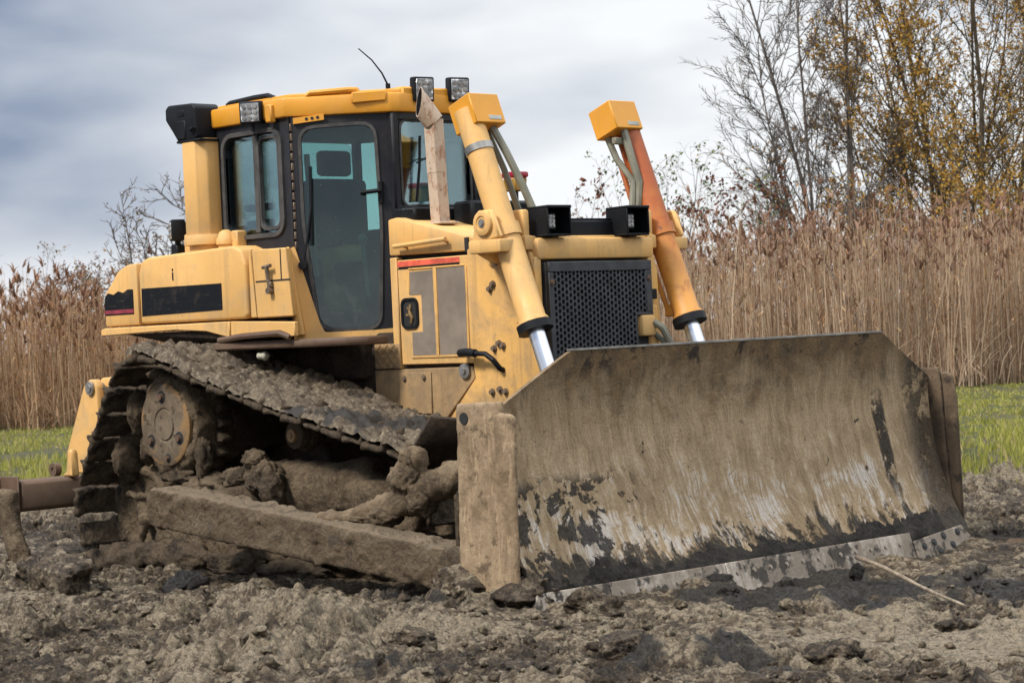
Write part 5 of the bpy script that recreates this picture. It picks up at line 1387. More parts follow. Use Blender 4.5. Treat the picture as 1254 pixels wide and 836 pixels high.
def soil():
    m, g, b = new_mat('churned_mud')
    p = g.obj()
    tint_, wet_ = g.attr('tint'), g.attr('wet')
    n = g.noise(p, 3.0, 8, 0.68, 0.3); f = g.noise(p, 42, 7, 0.75); f2 = g.noise(p, 12, 6, 0.7)
    pd = g.vm('ADD', p, g.vm('SCALE', g.noise(p, 9, 4, 0.6, 0, True), scale=0.07))
    va, vb = g.n('TexVoronoi'), g.n('TexVoronoi')
    for q, sc in ((va, 14.0), (vb, 34.0)):
        g.put(q.inputs['Vector'], pd); g.put(q.inputs['Scale'], sc)
    ra, rb = g.sep(va.outputs['Color'])[0], g.sep(vb.outputs['Color'])[0]
    crack = g.m('MINIMUM', g.vor(pd, 14.0, 'DISTANCE_TO_EDGE'), g.m('MULTIPLY', g.vor(pd, 34.0, 'DISTANCE_TO_EDGE'), 1.1))
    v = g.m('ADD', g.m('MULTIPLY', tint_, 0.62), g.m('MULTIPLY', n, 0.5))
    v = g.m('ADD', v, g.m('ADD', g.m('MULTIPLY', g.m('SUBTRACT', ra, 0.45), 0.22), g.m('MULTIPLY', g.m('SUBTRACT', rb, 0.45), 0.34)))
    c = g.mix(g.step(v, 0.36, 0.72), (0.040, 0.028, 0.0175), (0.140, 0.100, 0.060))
    c = g.mix(g.step(v, 0.62, 0.95), c, (0.40, 0.325, 0.22))
    c = g.mix(g.m('MULTIPLY', g.step(f, 0.52, 0.68), 0.55), c, (0.42, 0.345, 0.24))
    c = g.mix(g.m('MULTIPLY', g.step(f, 0.47, 0.35), 0.75), c, (0.022, 0.017, 0.012))
    c = g.mix(g.m('MULTIPLY', g.step(f2, 0.54, 0.68), 0.40), c, (0.13, 0.092, 0.057))
    c = g.mix(g.m('MULTIPLY', g.step(f2, 0.46, 0.36), 0.55), c, (0.026, 0.019, 0.013))
    c = g.mix(g.m('MULTIPLY', g.step(crack, 0.09, 0.0), 0.40), c, (0.020, 0.015, 0.010))
    w = g.step(g.m('ADD', wet_, g.m('MULTIPLY', g.m('SUBTRACT', f2, 0.5), 0.7)), 0.42, 0.66)
    c = g.mix(g.m('MULTIPLY', w, 0.92), c, g.mix(g.step(f, 0.42, 0.70), (0.014, 0.0125, 0.011), (0.062, 0.054, 0.046)))
    # weeds and bare earth of the field behind
    x, y, z = g.sep(p)
    dep = g.vm('DOT_PRODUCT', g.vm('SUBTRACT', p, tuple(CAM)), tuple(VIEW))
    lat = g.vm('DOT_PRODUCT', g.vm('SUBTRACT', p, tuple(CAM)), tuple(RIGHT))
    gn = g.noise(p, 0.5, 5, 0.6)
    start = g.m('MULTIPLY_ADD', lat, -0.40, 21.2)
    fld = g.step(g.m('ADD', g.m('SUBTRACT', dep, start), g.m('MULTIPLY', g.m('SUBTRACT', gn, 0.5), 8.0)), -0.6, 1.2)
    c = g.mix(fld, c, g.mix(g.step(gn, 0.42, 0.56), (0.13, 0.115, 0.055), (0.10, 0.11, 0.03)))
    hh = g.m('ADD', f, g.m('MULTIPLY', g.noise(p, 130, 4, 0.7), 0.5))
    rough = g.m('MULTIPLY_ADD', w, -0.22, g.m('MULTIPLY_ADD', g.step(n, 0.62, 0.40), -0.22, 0.84))
    cav = g.m('ADD', g.m('MULTIPLY', f2, 2.2), g.m('MULTIPLY', g.step(crack, 0.0, 0.30), 0.45))
    setp(g, b, c, rough, 0, g.bump(hh, 1.0, 0.04, g.bump(cav, 1.0, 0.045)), spec=0.35)
    return m
SOIL = soil()
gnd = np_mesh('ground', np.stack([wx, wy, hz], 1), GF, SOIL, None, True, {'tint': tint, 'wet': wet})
tag(gnd, kind='structure')

# puddle on the far right
def puddle():
    m, g, b = new_mat('muddy_water')
    setp(g, b, (0.05, 0.043, 0.034), 0.06, 0, g.bump(g.noise(g.obj(), 9, 3), 0.05, 0.01))
    n = 40; vs, fs = [], []
    c = site(PUD[0], PUD[1], -0.055)
    for j in range(n):
        a = 2 * PI * j / n; k = 1 + 0.25 * math.sin(3 * a + 1) + 0.15 * math.sin(7 * a)
        vs.append(c + RIGHT * math.cos(a) * 0.46 * k + VIEW * math.sin(a) * 0.24 * k)
    mb = MB().add(vs, [tuple(range(n))])
    o = mb.build('puddle', m); tag(o, kind='structure')
puddle()

# ---- loose crumbs of mud, uncountable
def crumbs(count, seed, lo=0.006, hi=0.034, pw=3.0):
    rng = np.random.default_rng(seed)
    bm = bmesh.new(); bmesh.ops.create_icosphere(bm, subdivisions=2, radius=1)
    base = np.array([v.co for v in bm.verts]); tri = np.array([[v.index for v in f.verts] for f in bm.faces]); bm.free()
    d = 9.2 + 10 * rng.random(count) ** 1.7; r = (rng.random(count) * 2 - 1) * (0.24 * d + 0.3)
    sz = lo + hi * rng.random(count) ** pw
    h, t, w = ground_height(r, d)
    keep = np.ones(count, bool)
    x, y = to_world(r, d)
    # none under the tracks or inside the blade
    lx, ly = x, y - 0.03
    keep &= rng.random(count) < np.clip(0.55 + 0.9 * fbm(np.stack([r, d, 0 * r], 1), 1.1, 3, 0.5, 99), 0.12, 1)
    keep &= ~((lx > -3.9) & (lx < 1.9) & (np.abs(ly) < 2.1) & ~((ly < -2.06)))
    r, d, sz, h, t, w, x, y = (q[keep] for q in (r, d, sz, h, t, w, x, y))
    n = len(r)
    V = np.repeat(base[None], n, 0)
    off = rng.random((n, 1, 3)) * 50
    P3 = (V * 1.2 + off).reshape(-1, 3)
    k = np.clip(1 + 0.75 * fbm(P3, 1.0, 3, 0.75, seed), 0.35, 1.9)
    V = V * k.reshape(n, -1, 1) * sz[:, None, None] * (0.6 + 0.8 * rng.random((n, 1, 3)))
    a = rng.random(n) * 2 * PI
    ca, sa = np.cos(a)[:, None], np.sin(a)[:, None]
    V = np.stack([V[:, :, 0] * ca - V[:, :, 1] * sa, V[:, :, 0] * sa + V[:, :, 1] * ca, V[:, :, 2] * 0.8], -1)
    V += np.stack([x, y, h + sz * 0.35], 1)[:, None]
    m = len(base)
    F = (tri[None] + (np.arange(n) * m)[:, None, None]).reshape(-1, 3)
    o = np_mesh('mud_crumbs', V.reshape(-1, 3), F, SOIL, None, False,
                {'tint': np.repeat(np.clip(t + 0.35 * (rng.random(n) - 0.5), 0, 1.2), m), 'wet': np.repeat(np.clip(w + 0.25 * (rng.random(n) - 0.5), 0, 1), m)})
    tag(o, kind='stuff')
crumbs(9000, 31, 0.005, 0.030, 3.4)

# ---- single clods large enough to point at
def clod(name, label, r, d, size, squash=0.65, seed=1, wetv=0.0, tintv=0.5, group=None, cat='clod', sink=0.25, dz=0.0):
    bm = bmesh.new(); bmesh.ops.create_icosphere(bm, subdivisions=5, radius=1)
    co = np.array([v.co for v in bm.verts]); tri = np.array([[v.index for v in f.verts] for f in bm.faces]); bm.free()
    q = co + seed * 7.3
    k = 1 + 0.34 * fbm(q, 1.2, 3, 0.55, seed) + 0.17 * fbm(q, 4.0, 4, 0.6, seed + 1) + 0.05 * fbm(q, 16, 3, 0.6, seed + 2)
    # a few broken faces
    rng = np.random.default_rng(seed)
    for _ in range(5):
        nrm = rng.normal(size=3); nrm /= np.linalg.norm(nrm)
        lim = 0.68 + 0.2 * rng.random()
        dd = (co * k[:, None]) @ nrm
        k = np.where(dd > lim, k * (lim + 0.25 * (dd - lim)) / np.maximum(dd, 1e-6), k)
    co = co * k[:, None] * np.array([size, size * (0.75 + 0.4 * rng.random()), size * squash])
    h, t, w = ground_height(np.array([r]), np.array([d]), False)
    p = site(r, d, float(h[0]) + size * squash * (1 - sink) * 0.8 + dz)
    o = np_mesh(name, co, tri, SOIL, None, True, {'tint': np.clip(tintv + 0.25 * fbm(q, 2.5, 3, 0.6, seed + 5), 0, 1), 'wet': np.clip(wetv + 0.2 * fbm(q, 2, 3, 0.6, seed + 6), 0, 1)})
    o.location = p; o.rotation_euler = (0, 0, rng.random() * 6)
    tag(o, label, cat, group)
    return o
clod('mud_clod', 'large split brown mud clod standing below the ripper shank', -2.82, 13.75, 0.24, 0.72, 3, 0.0, 0.55)
clod('mud_clod', 'broad low brown clod leaning against the ripper shank foot', -3.08, 14.5, 0.19, 0.7, 5, 0.0, 0.5)
clod('mud_clod', 'jet black peat clod beside the big split clod', -2.03, 13.6, 0.12, 0.8, 7, 0.95, 0.3)
clod('mud_clod', 'pale crumbly clod right below the foot of the near blade end plate', -0.30, 12.15, 0.17, 0.75, 11, 0.0, 0.78)
clod('mud_clod', 'brown clod under the near corner of the blade edge', 0.03, 11.85, 0.16, 0.7, 13, 0.0, 0.5)
clod('mud_clod', 'rounded grey brown clod in the foreground below the near blade corner', 0.33, 11.55, 0.15, 0.6, 17, 0.0, 0.6)
clod('mud_clod', 'black peat lump wedged under the middle of the cutting edge', 1.08, 12.65, 0.10, 0.7, 19, 0.95, 0.3)
clod('mud_clod', 'black peat lump stuck upright where the stick meets the cutting edge', 1.93, 12.98, 0.05, 1.0, 23, 0.95, 0.2, dz=0.05)
rng_ = np.random.default_rng(77)
for i, (r, d, sz, lab) in enumerate([
    (-0.55, 10.9, 0.10, 'knobbly brown clod in the pale mud below the middle of the push arm'),
    (0.45, 10.25, 0.13, 'big brown clod in the foreground straight below the near blade corner'),
    (-1.2, 10.45, 0.09, 'small brown clod at the bottom edge below the yellow sprocket cover'),
    (1.35, 9.9, 0.12, 'large brown clod at the bottom edge below the middle of the blade'),
    (-0.05, 9.85, 0.10, 'brown clod cut close by the bottom edge below the engine door'),
    (-1.75, 11.6, 0.12, 'low brown clod halfway between the black peat clod and the bottom edge'),
    (-2.55, 11.3, 0.09, 'brown clod nearest the bottom left corner of the photo'),
    (2.05, 10.85, 0.08, 'small brown clod just below the tip of the stick')]):
    clod('mud_clod', lab, r, d, sz, 0.65, 100 + i, 0.0, 0.3 + 0.4 * rng_.random())
# pale stone riding on the track
bm = bmesh.new(); bmesh.ops.create_icosphere(bm, subdivisions=3, radius=1)
for v in bm.verts: v.co = Vector((v.co.x * 0.05, v.co.y * 0.04, v.co.z * 0.03)) * (1 + 0.15 * math.sin(5 * v.co.x + 3 * v.co.y))
o = MB().bm(bm, True).build('stone', plain('pale_stone', (0.33, 0.31, 0.24), 0.8), None, 180)
o.location = (-2.10, -0.95, 1.385)
tag(o, 'small pale flat stone lying on the mud of the near track', 'stone')

# ---- stick lying in front of the blade
def stick():
    a, b_ = site(1.93, 13.0, 0.075), site(2.24, 11.35, -0.02)
    pts = []; n = 14
    for i in range(n + 1):
        t = i / n
        q = a.lerp(b_, t) + RIGHT * 0.010 * math.sin(4 * t + 0.5) + Vector((0, 0, 0.005 * math.sin(7 * t)))
        pts.append(q)
    m, g, b = new_mat('stripped_wood')
    p = g.obj(); n1 = g.noise(p, 14, 6, 0.7)
    setp(g, b, g.mix(g.step(n1, 0.35, 0.65), (0.13, 0.10, 0.07), (0.27, 0.22, 0.155)), 0.85, 0, g.bump(n1, 0.4, 0.01))
    o = MB().tube(pts, [0.007 + 0.006 * (1 - i / n) + 0.0015 * math.sin(i * 2.1) for i in range(n + 1)], 10).build('stick', m, None, 180)
    tag(o, 'long bare stick lying on black mud against the blade edge', 'stick')
stick()

# ------------------------------------------------------------------ GRASS
def strands(n, base, height, lean_dir, lean, width, segs, rng, face=None, droop=0.0, taper=1.0):
    """n flat bent strips; returns verts (n, 2*(segs+1), 3) and faces"""
    t = np.linspace(0, 1, segs + 1)
    up = np.array([0, 0, 1.0])
    ld = np.stack([np.cos(lean_dir), np.sin(lean_dir), 0 * lean_dir], 1)
    c = base[:, None] + up * (height[:, None] * (t - droop * 0.5 * t ** 2.5))[..., None] + ld[:, None] * (lean[:, None] * t ** 1.6)[..., None]
    fa = rng.random(n) * 2 * PI if face is None else face
    w = np.stack([np.cos(fa), np.sin(fa), 0 * fa], 1)[:, None] * (width[:, None] * (1 - taper * t ** 1.5 * 0.92))[..., None]
    V = np.stack([c - w, c + w], 2).reshape(n, -1, 3)
    F = []
    for i in range(segs): F.append((2 * i, 2 * i + 1, 2 * i + 3, 2 * i + 2))
    F = (np.array(F)[None] + (np.arange(n) * V.shape[1])[:, None, None]).reshape(-1, 4)
    return V.reshape(-1, 3), F

def leafy(name, stops, rough=0.7, trans=0.25, by='Random Per Island'):
    m, g, b = new_mat(name)
    nt = m.node_tree
    r = g.geo(by)
    ra = g.n('ValToRGB'); nt.links.new(r, ra.inputs[0])
    el = ra.color_ramp.elements
    while len(el) < len(stops): el.new(0.5)
    for e, (pos, c) in zip(el, stops):
        e.position = pos; e.color = (*c, 1)
    setp(g, b, ra.outputs[0], rough, spec=0.2)
    if trans:
        tl = g.n('BsdfTranslucent'); nt.links.new(ra.outputs[0], tl.inputs[0])
        mx = g.n('MixShader'); mx.inputs[0].default_value = trans
        nt.links.new(b.outputs[0], mx.inputs[1]); nt.links.new(tl.outputs[0], mx.inputs[2])
        nt.links.new(mx.outputs[0], nt.nodes['Material Output'].inputs[0])
    return m

def grass():
    rng = np.random.default_rng(5)
    n = 240000
    d = 16.5 + 26.5 * rng.random(n); r = (rng.random(n) * 2 - 1) * (0.30 * d + 0.5)
    p = np.stack([r, d, 0 * r], 1)
    m1 = fbm(p, 0.45, 4, 0.6, 41); m2 = fbm(p, 2.0, 3, 0.6, 42)
    start = 21.2 - 0.40 * r
    dens = np.clip((d - start) / 1.5 + 1.4 * m1 + 0.3, 0, 1)
    bare = np.exp(-((d - 31.5 - 0.4 * m1) / 1.6) ** 2) * (r < -3) * 1.15        # bare strip on the left
    dens = np.clip(dens * np.clip(0.75 + m2 * 0.9, 0.15, 1) - bare, 0, 1)
    # keep what the dozer does not hide
    vis = (r / d < -0.165) | (r / d > 0.14)
    k = (rng.random(n) < dens) & vis
    r, d, m1, m2 = r[k], d[k], m1[k], m2[k]; n = len(r)
    x, y = to_world(r, d); h, _, _ = ground_height(r, d, False)
    base = np.stack([x, y, h - 0.01], 1)
    tall = np.clip(0.5 + m2, 0.2, 1.4) * (0.6 + 0.4 * np.exp(-((d - start[k] - 2) / 4) ** 2))
    V, F = strands(n, base, (0.03 + 0.13 * rng.random(n) ** 1.5) * (0.35 + 1.1 * tall * np.clip(1.3 - (d - start[k]) / 22, 0.3, 1.2)), rng.random(n) * 6.3, 0.10 * rng.random(n), 0.006 + 0.010 * rng.random(n), 2, rng)
    m = leafy('weed_green', [(0.0, (0.17, 0.18, 0.03)), (0.3, (0.28, 0.28, 0.055)), (0.6, (0.38, 0.36, 0.09)), (0.8, (0.20, 0.22, 0.045)), (0.9, (0.42, 0.34, 0.17)), (1.0, (0.36, 0.27, 0.14))], 0.6, 0.35)
    o = np_mesh('grass', V, F, m, None, False); tag(o, kind='stuff')
grass()

# ------------------------------------------------------------------ REEDS
def reeds():
    rng = np.random.default_rng(9)
    n = 9800
    d = 41.5 + 15 * rng.random(n) ** 1.5
    r = (rng.random(n) * 2 - 1) * (0.31 * d + 0.6)
    edge = fbm(np.stack([r, 0 * r, 0 * r], 1), 0.5, 3, 0.5, 51) * 0.9
    d = d + edge
    x, y = to_world(r, d)
    base = np.stack([x, y, np.full(n, -0.05)], 1)
    patch = fbm(np.stack([r, d, 0 * r], 1), 0.45, 3, 0.5, 52)
    H = (2.52 + 0.34 * np.clip(r / 6, -1, 1) + 0.30 * patch + 0.38 * rng.normal(size=n)).clip(1.5, 4.0)
    wind = rng.normal(0.4, 1.0, n)
    lean = np.abs(rng.normal(0, 0.22, n))
    flat = rng.random(n) < 0.05
    lean = np.where(flat, rng.uniform(0.8, 2.2, n), lean); H = np.where(flat, H * rng.uniform(0.4, 0.8, n), H)
    az = np.where(rng.random(n) < 0.5, wind, wind + PI)
    seg = 4
    t = np.linspace(0, 1, seg + 1)
    ld = np.stack([np.cos(az), np.sin(az), 0 * az], 1)
    c = base[:, None] + np.array([0, 0, 1.0]) * (H[:, None] * t)[..., None] + ld[:, None] * (lean[:, None] * t ** 1.7)[..., None]
    rad_ = (0.0075 + 0.006 * rng.random(n))[:, None] * (1 - 0.6 * t)
    ring3 = np.array([[math.cos(a), math.sin(a), 0] for a in (0, 2.094, 4.189)])
    V1 = (c[:, :, None] + ring3[None, None] * rad_[:, :, None, None]).reshape(n, -1, 3)
    f = []
    for i in range(seg):
        for j in range(3): f.append((i * 3 + j, i * 3 + (j + 1) % 3, i * 3 + 3 + (j + 1) % 3, i * 3 + 3 + j))
    F1 = (np.array(f)[None] + (np.arange(n) * V1.shape[1])[:, None, None]).reshape(-1, 4)
    V1 = V1.reshape(-1, 3)
    tint_stalk = np.zeros(len(V1))
    # leaves: ribbons that leave the stalk and droop
    nl = 5
    idx = np.repeat(np.arange(n), nl)
    tt = rng.uniform(0.18, 0.93, len(idx))
    k0 = np.floor(tt * seg).astype(int); fr = tt * seg - k0
    p0 = c[idx, k0] * (1 - fr)[:, None] + c[idx, np.minimum(k0 + 1, seg)] * fr[:, None]
    L = rng.uniform(0.22, 0.55, len(idx)); la = rng.random(len(idx)) * 6.283
    V2, F2 = strands(len(idx), p0, L * rng.uniform(-0.3, 0.9, len(idx)), la, L * rng.uniform(0.3, 0.9, len(idx)), rng.uniform(0.006, 0.014, len(idx)), 2, rng, face=la + PI / 2 + rng.normal(0, 0.5, len(idx)), droop=0.9)
    # plumes: bunches of narrow ribbons at the top, nodding to one side
    has = np.where((rng.random(n) < 0.62) & ~flat)[0]
    npl = 5
    idp = np.repeat(has, npl)
    p1 = c[idp, seg] - np.array([0, 0, 0.05])
    a1 = az[idp] + rng.normal(0, 0.7, len(idp))
    V3, F3 = strands(len(idp), p1, rng.uniform(0.10, 0.36, len(idp)), a1, rng.uniform(0.05, 0.28, len(idp)), rng.uniform(0.012, 0.028, len(idp)), 2, rng, droop=0.6)
    # undergrowth of broken stems at the foot
    nb = 9000
    db = 41.2 + 4 * rng.random(nb); rb_ = (rng.random(nb) * 2 - 1) * 11.5
    db += fbm(np.stack([rb_, 0 * rb_, 0 * rb_], 1), 0.5, 3, 0.5, 51) * 0.9
    xb, yb = to_world(rb_, db)
    V4, F4 = strands(nb, np.stack([xb, yb, rng.uniform(-0.03, 0.4, nb)], 1), rng.uniform(0.05, 1.1, nb), rng.random(nb) * 6.283, rng.uniform(0.1, 0.9, nb), rng.uniform(0.004, 0.010, nb), 2, rng, droop=0.3, taper=0.5)
    VV, FF, kk = [], [], []
    off = 0
    for V, F, kind in ((V1, F1, 0.0), (V2, F2, 0.5), (V3, F3, 1.0), (V4, F4, 0.25)):
        VV.append(V); FF.append(F + off); off += len(V); kk.append(np.full(len(V), kind))
    m, g, b = new_mat('dry_reed')
    r1 = g.geo('Random Per Island'); kd = g.attr('part'); x_, y_, z_ = g.sep(g.obj())
    def ramp(stops):
        ra = g.n('ValToRGB'); g.nt.links.new(r1, ra.inputs[0]); el = ra.color_ramp.elements
        while len(el) < len(stops): el.new(0.5)
        for e, (pos, cc) in zip(el, stops): e.position = pos; e.color = (*cc, 1)
        return ra.outputs[0]
    stalk = ramp([(0, (0.43, 0.295, 0.185)), (0.35, (0.60, 0.46, 0.325)), (0.7, (0.27, 0.155, 0.088)), (1, (0.72, 0.58, 0.42))])
    leaf = ramp([(0, (0.36, 0.19, 0.08)), (0.4, (0.22, 0.105, 0.042)), (0.8, (0.46, 0.29, 0.14)), (1, (0.66, 0.47, 0.24))])
    plume = ramp([(0, (0.22, 0.125, 0.080)), (0.5, (0.33, 0.205, 0.145)), (1, (0.15, 0.075, 0.040))])
    cc = g.mix(g.step(kd, 0.30, 0.45), stalk, leaf); cc = g.mix(g.step(kd, 0.6, 0.9), cc, plume)
    lat = g.vm('DOT_PRODUCT', g.vm('SUBTRACT', g.obj(), tuple(CAM)), tuple(RIGHT))
    cc = g.mix(g.m('MULTIPLY', g.step(lat, -3.0, -7.0), 0.55), cc, g.mix(1.0, cc, (0.74, 0.60, 0.44), 'MULTIPLY'))   # the stand on the left is an older, browner one
    setp(g, b, cc, 0.8, spec=0.15)
    tl = g.n('BsdfTranslucent'); g.nt.links.new(cc, tl.inputs[0]); mx = g.n('MixShader'); mx.inputs[0].default_value = 0.2
    g.nt.links.new(b.outputs[0], mx.inputs[1]); g.nt.links.new(tl.outputs[0], mx.inputs[2]); g.nt.links.new(mx.outputs[0], g.nt.nodes['Material Output'].inputs[0])
    o = np_mesh('reeds', np.concatenate(VV), np.concatenate(FF), m, None, False, {'part': np.concatenate(kk)})
    tag(o, kind='stuff')
reeds()

# ------------------------------------------------------------------ TREES
def bark(name, c1, c2):
    m, g, b = new_mat(name)
    n = g.noise(g.obj(), 4, 5, 0.65)
    setp(g, b, g.mix(g.step(n, 0.35, 0.65), c1, c2), 0.85, spec=0.2)
    return m
BARK_GREY = bark('grey_bark', (0.085, 0.072, 0.063), (0.17, 0.145, 0.125))
BARK_BROWN = bark('brown_bark', (0.055, 0.043, 0.029), (0.115, 0.090, 0.060))
BARK_PALE = bark('pale_dead_wood', (0.24, 0.20, 0.17), (0.36, 0.31, 0.27))
BARK_HAZED = bark('hazed_grey_twigs', (0.26, 0.25, 0.26), (0.32, 0.31, 0.32))  # pale grey puts the haze of distance into the twig colour
L_MUST = leafy('mustard_leaves', [(0, (0.32, 0.165, 0.028)), (0.35, (0.45, 0.26, 0.042)), (0.6, (0.28, 0.125, 0.032)), (0.85, (0.52, 0.35, 0.075)), (1, (0.19, 0.17, 0.04))])
L_RUST = leafy('russet_leaves', [(0, (0.11, 0.040, 0.022)), (0.5, (0.17, 0.065, 0.036)), (1, (0.075, 0.030, 0.018))])
L_GREEN = leafy('grey_green_leaves', [(0, (0.10, 0.13, 0.055)), (0.6, (0.17, 0.21, 0.10)), (1, (0.07, 0.09, 0.04))])
L_DRY = leafy('few_dry_leaves', [(0, (0.16, 0.10, 0.05)), (1, (0.24, 0.16, 0.08))])

class Wood:
    """grows limbs as tapered, wandering tubes; keeps twig tips for the leaves"""
    def __init__(s, seed): s.rng = random.Random(seed); s.v = []; s.f = []; s.tips = []; s.small = [[], []]
    def limb(s, p, d, L, r, sides, segs, wander, lift, r_end=0.3, fine=False):
        V, F = s.small if fine else (s.v, s.f)
        g = s.rng.gauss
        pts = [p]; q = p.copy(); d = d.normalized()
        for i in range(segs):
            d = (d + Vector((g(0, wander), g(0, wander), g(0, wander) + lift))).normalized()
            q = q + d * (L / segs); pts.append(q.copy())
        o = len(V)
        up = Vector((0.31, 0.77, 0.55))
        for i, q in enumerate(pts):
            dd = (pts[min(i + 1, segs)] - pts[max(i - 1, 0)]).normalized()
            a = dd.cross(up).normalized(); b = a.cross(dd)
            rr = r * (1 - (1 - r_end) * i / segs)
            for j in range(sides):
                t = 2 * PI * j / sides
                V.append(tuple(q + (a * math.cos(t) + b * math.sin(t)) * rr))
        for i in range(segs):
            for j in range(sides):
                F.append((o + i * sides + j, o + i * sides + (j + 1) % sides, o + (i + 1) * sides + (j + 1) % sides, o + (i + 1) * sides + j))
        return pts
    def grow(s, p, d, L, r, level, spec):
        k = spec[level]
        pts = s.limb(p, d, L, r, k.get('sides', 3), k.get('segs', 4), k.get('wander', 0.12), k.get('lift', 0.03), k.get('end', 0.25), level >= 2)
        if level + 1 >= len(spec):
            s.tips.append((pts[-1], pts[0])); return
        c = spec[level + 1]; n = k['kids']; n = max(1, int(n * s.rng.uniform(0.75, 1.25)))
        for i in range(n):
            t = k.get('from', 0.25) + (1 - k.get('from', 0.25)) * ((i + s.rng.random()) / n)
            x = t * (len(pts) - 1); a = min(int(x), len(pts) - 2)
            q = pts[a].lerp(pts[a + 1], x - a); dd = (pts[a + 1] - pts[a]).normalized()
            side = Vector((s.rng.gauss(0, 1), s.rng.gauss(0, 1), s.rng.gauss(0, 0.6)))
            side = (side - dd * side.dot(dd)).normalized()
            ang = rad(s.rng.uniform(*c.get('angle', (28, 55))))
            nd = dd * math.cos(ang) + side * math.sin(ang)
            s.grow(q, nd, L * c['len'] * (1.15 - 0.55 * t) * s.rng.uniform(0.7, 1.25), max(r * (1 - 0.75 * t) * c.get('rad', 0.5), c.get('rmin', 0.004)), level + 1, spec)

def tree(name, label, cat, pos, stems, spec, bark_m, leaf_m=None, leaves=0, leaf_size=0.06, seed=1, group=None, leaf_lo=0.0):
    """stems: list of (dx along the view's right, dy away, height, radius, lean right, lean away)"""
    w = Wood(seed); root = empty(name, pos); tag(root, label, cat, group)
    for dx, dy, h, r, lr, la in stems:
        r = r * (0.66 if spec in (TALL, FANNED) else 1)
        d = (Vector((0, 0, 1)) + RIGHT * lr + VIEW * la).normalized()
        w.grow(RIGHT * dx + VIEW * dy + Vector((0, 0, -0.1)), d, h, r, 0, spec)
    np_mesh('trunk', np.array(w.v), np.array(w.f), bark_m, root)
    if w.small[0]:
        o = np_mesh('twigs', np.array(w.small[0]), np.array(w.small[1]), bark_m, root); o['kind'] = 'stuff'
    if leaves:
        rng = np.random.default_rng(seed)
        tips = np.array([list(a) + list(b) for a, b in w.tips])
        if leaf_lo:
            tips = tips[tips[:, 2] < leaf_lo] if (tips[:, 2] < leaf_lo).any() else tips
        i = rng.integers(0, len(tips), leaves); t = rng.random((leaves, 1))
        clump = rng.normal(0, 0.05, (leaves, 3))
        p = tips[i, :3] * t + tips[i, 3:] * (1 - t) + clump
        u = rng.normal(size=(leaves, 3)); u /= np.linalg.norm(u, axis=1)[:, None]
        v = np.cross(u, rng.normal(size=(leaves, 3))); v /= np.linalg.norm(v, axis=1)[:, None]
        sz = leaf_size * rng.uniform(0.5, 1.3, (leaves, 1))
        V = np.stack([p - u * sz, p + v * sz * 0.55, p + u * sz, p - v * sz * 0.55], 1).reshape(-1, 3)
        F = np.arange(leaves * 4).reshape(-1, 4)
        o = np_mesh('crown', V, F, leaf_m, root, False); o['kind'] = 'stuff'
    return root

TALL = [dict(kids=17, sides=5, segs=9, wander=0.05, lift=0.02, **{'from': 0.14}), dict(len=0.36, rad=0.45, kids=11, sides=3, segs=6, wander=0.12, lift=0.02, angle=(22, 48), rmin=0.016),
        dict(len=0.34, rad=0.5, kids=6, segs=4, wander=0.13, lift=0.04, angle=(20, 50), rmin=0.011), dict(len=0.45, rad=0.6, segs=3, wander=0.15, angle=(20, 50), rmin=0.008)]
FANNED = [dict(kids=22, sides=5, segs=9, wander=0.04, lift=0.02, **{'from': 0.10}), dict(len=0.27, rad=0.42, kids=11, sides=3, segs=6, wander=0.08, lift=0.02, angle=(24, 48), rmin=0.018),
          dict(len=0.36, rad=0.5, kids=7, segs=4, wander=0.14, lift=0.0, angle=(20, 45), rmin=0.012), dict(len=0.45, rad=0.6, segs=3, wander=0.15, angle=(20, 45), rmin=0.009)]
tree('bare_tree', 'bare grey tree with fanned stems, leftmost of the trees behind the right reeds', 'tree', site(9.0, 60),
     [(0, 0, 12.5, 0.14, 0.0, 0), (-0.2, 0.3, 12, 0.12, -0.10, 0), (-0.4, 0, 11, 0.10, -0.19, 0.05), (-0.5, 0.2, 9.0, 0.08, -0.25, 0), (-0.5, 0, 6.0, 0.06, -0.33, 0.05), (0.3, 0.2, 11, 0.10, 0.08, 0)], FANNED, BARK_GREY, L_MUST, 700, 0.05, 21, leaf_lo=6)
tree('autumn_tree', 'thin mustard leaved tree standing close right of the bare grey tree', 'tree', site(11.9, 63),
     [(0, 0, 12, 0.12, 0.0, 0), (-0.3, 0, 11, 0.10, -0.12, 0), (0.4, 0.3, 11.5, 0.10, 0.14, 0), (-0.4, 0.3, 8, 0.07, -0.22, 0), (0.2, 0.5, 10, 0.08, 0.28, 0)], FANNED, BARK_BROWN, L_MUST, 12000, 0.047, 22)
tree('autumn_tree', 'mustard leaved tree with the thickest dark trunk fork among the right trees', 'tree', site(12.7, 60),
     [(0, 0, 12.5, 0.16, -0.02, 0), (-0.3, 0, 12, 0.13, -0.16, 0), (0.3, 0.2, 12, 0.13, 0.14, 0), (0.5, 0, 10, 0.09, 0.36, 0.1), (-0.5, 0.3, 9, 0.08, -0.36, 0)], TALL, BARK_BROWN, L_MUST, 26000, 0.048, 23)
tree('autumn_tree', 'mustard leaved tree cut off by the right edge of the photo', 'tree', site(14.1, 62),
     [(0, 0, 12.5, 0.14, 0.0, 0), (-0.4, 0.2, 12, 0.11, -0.2, 0), (0.5, 0.2, 11.5, 0.11, 0.2, 0), (-0.6, 0, 9, 0.08, -0.42, 0)], TALL, BARK_BROWN, L_MUST, 22000, 0.048, 24)
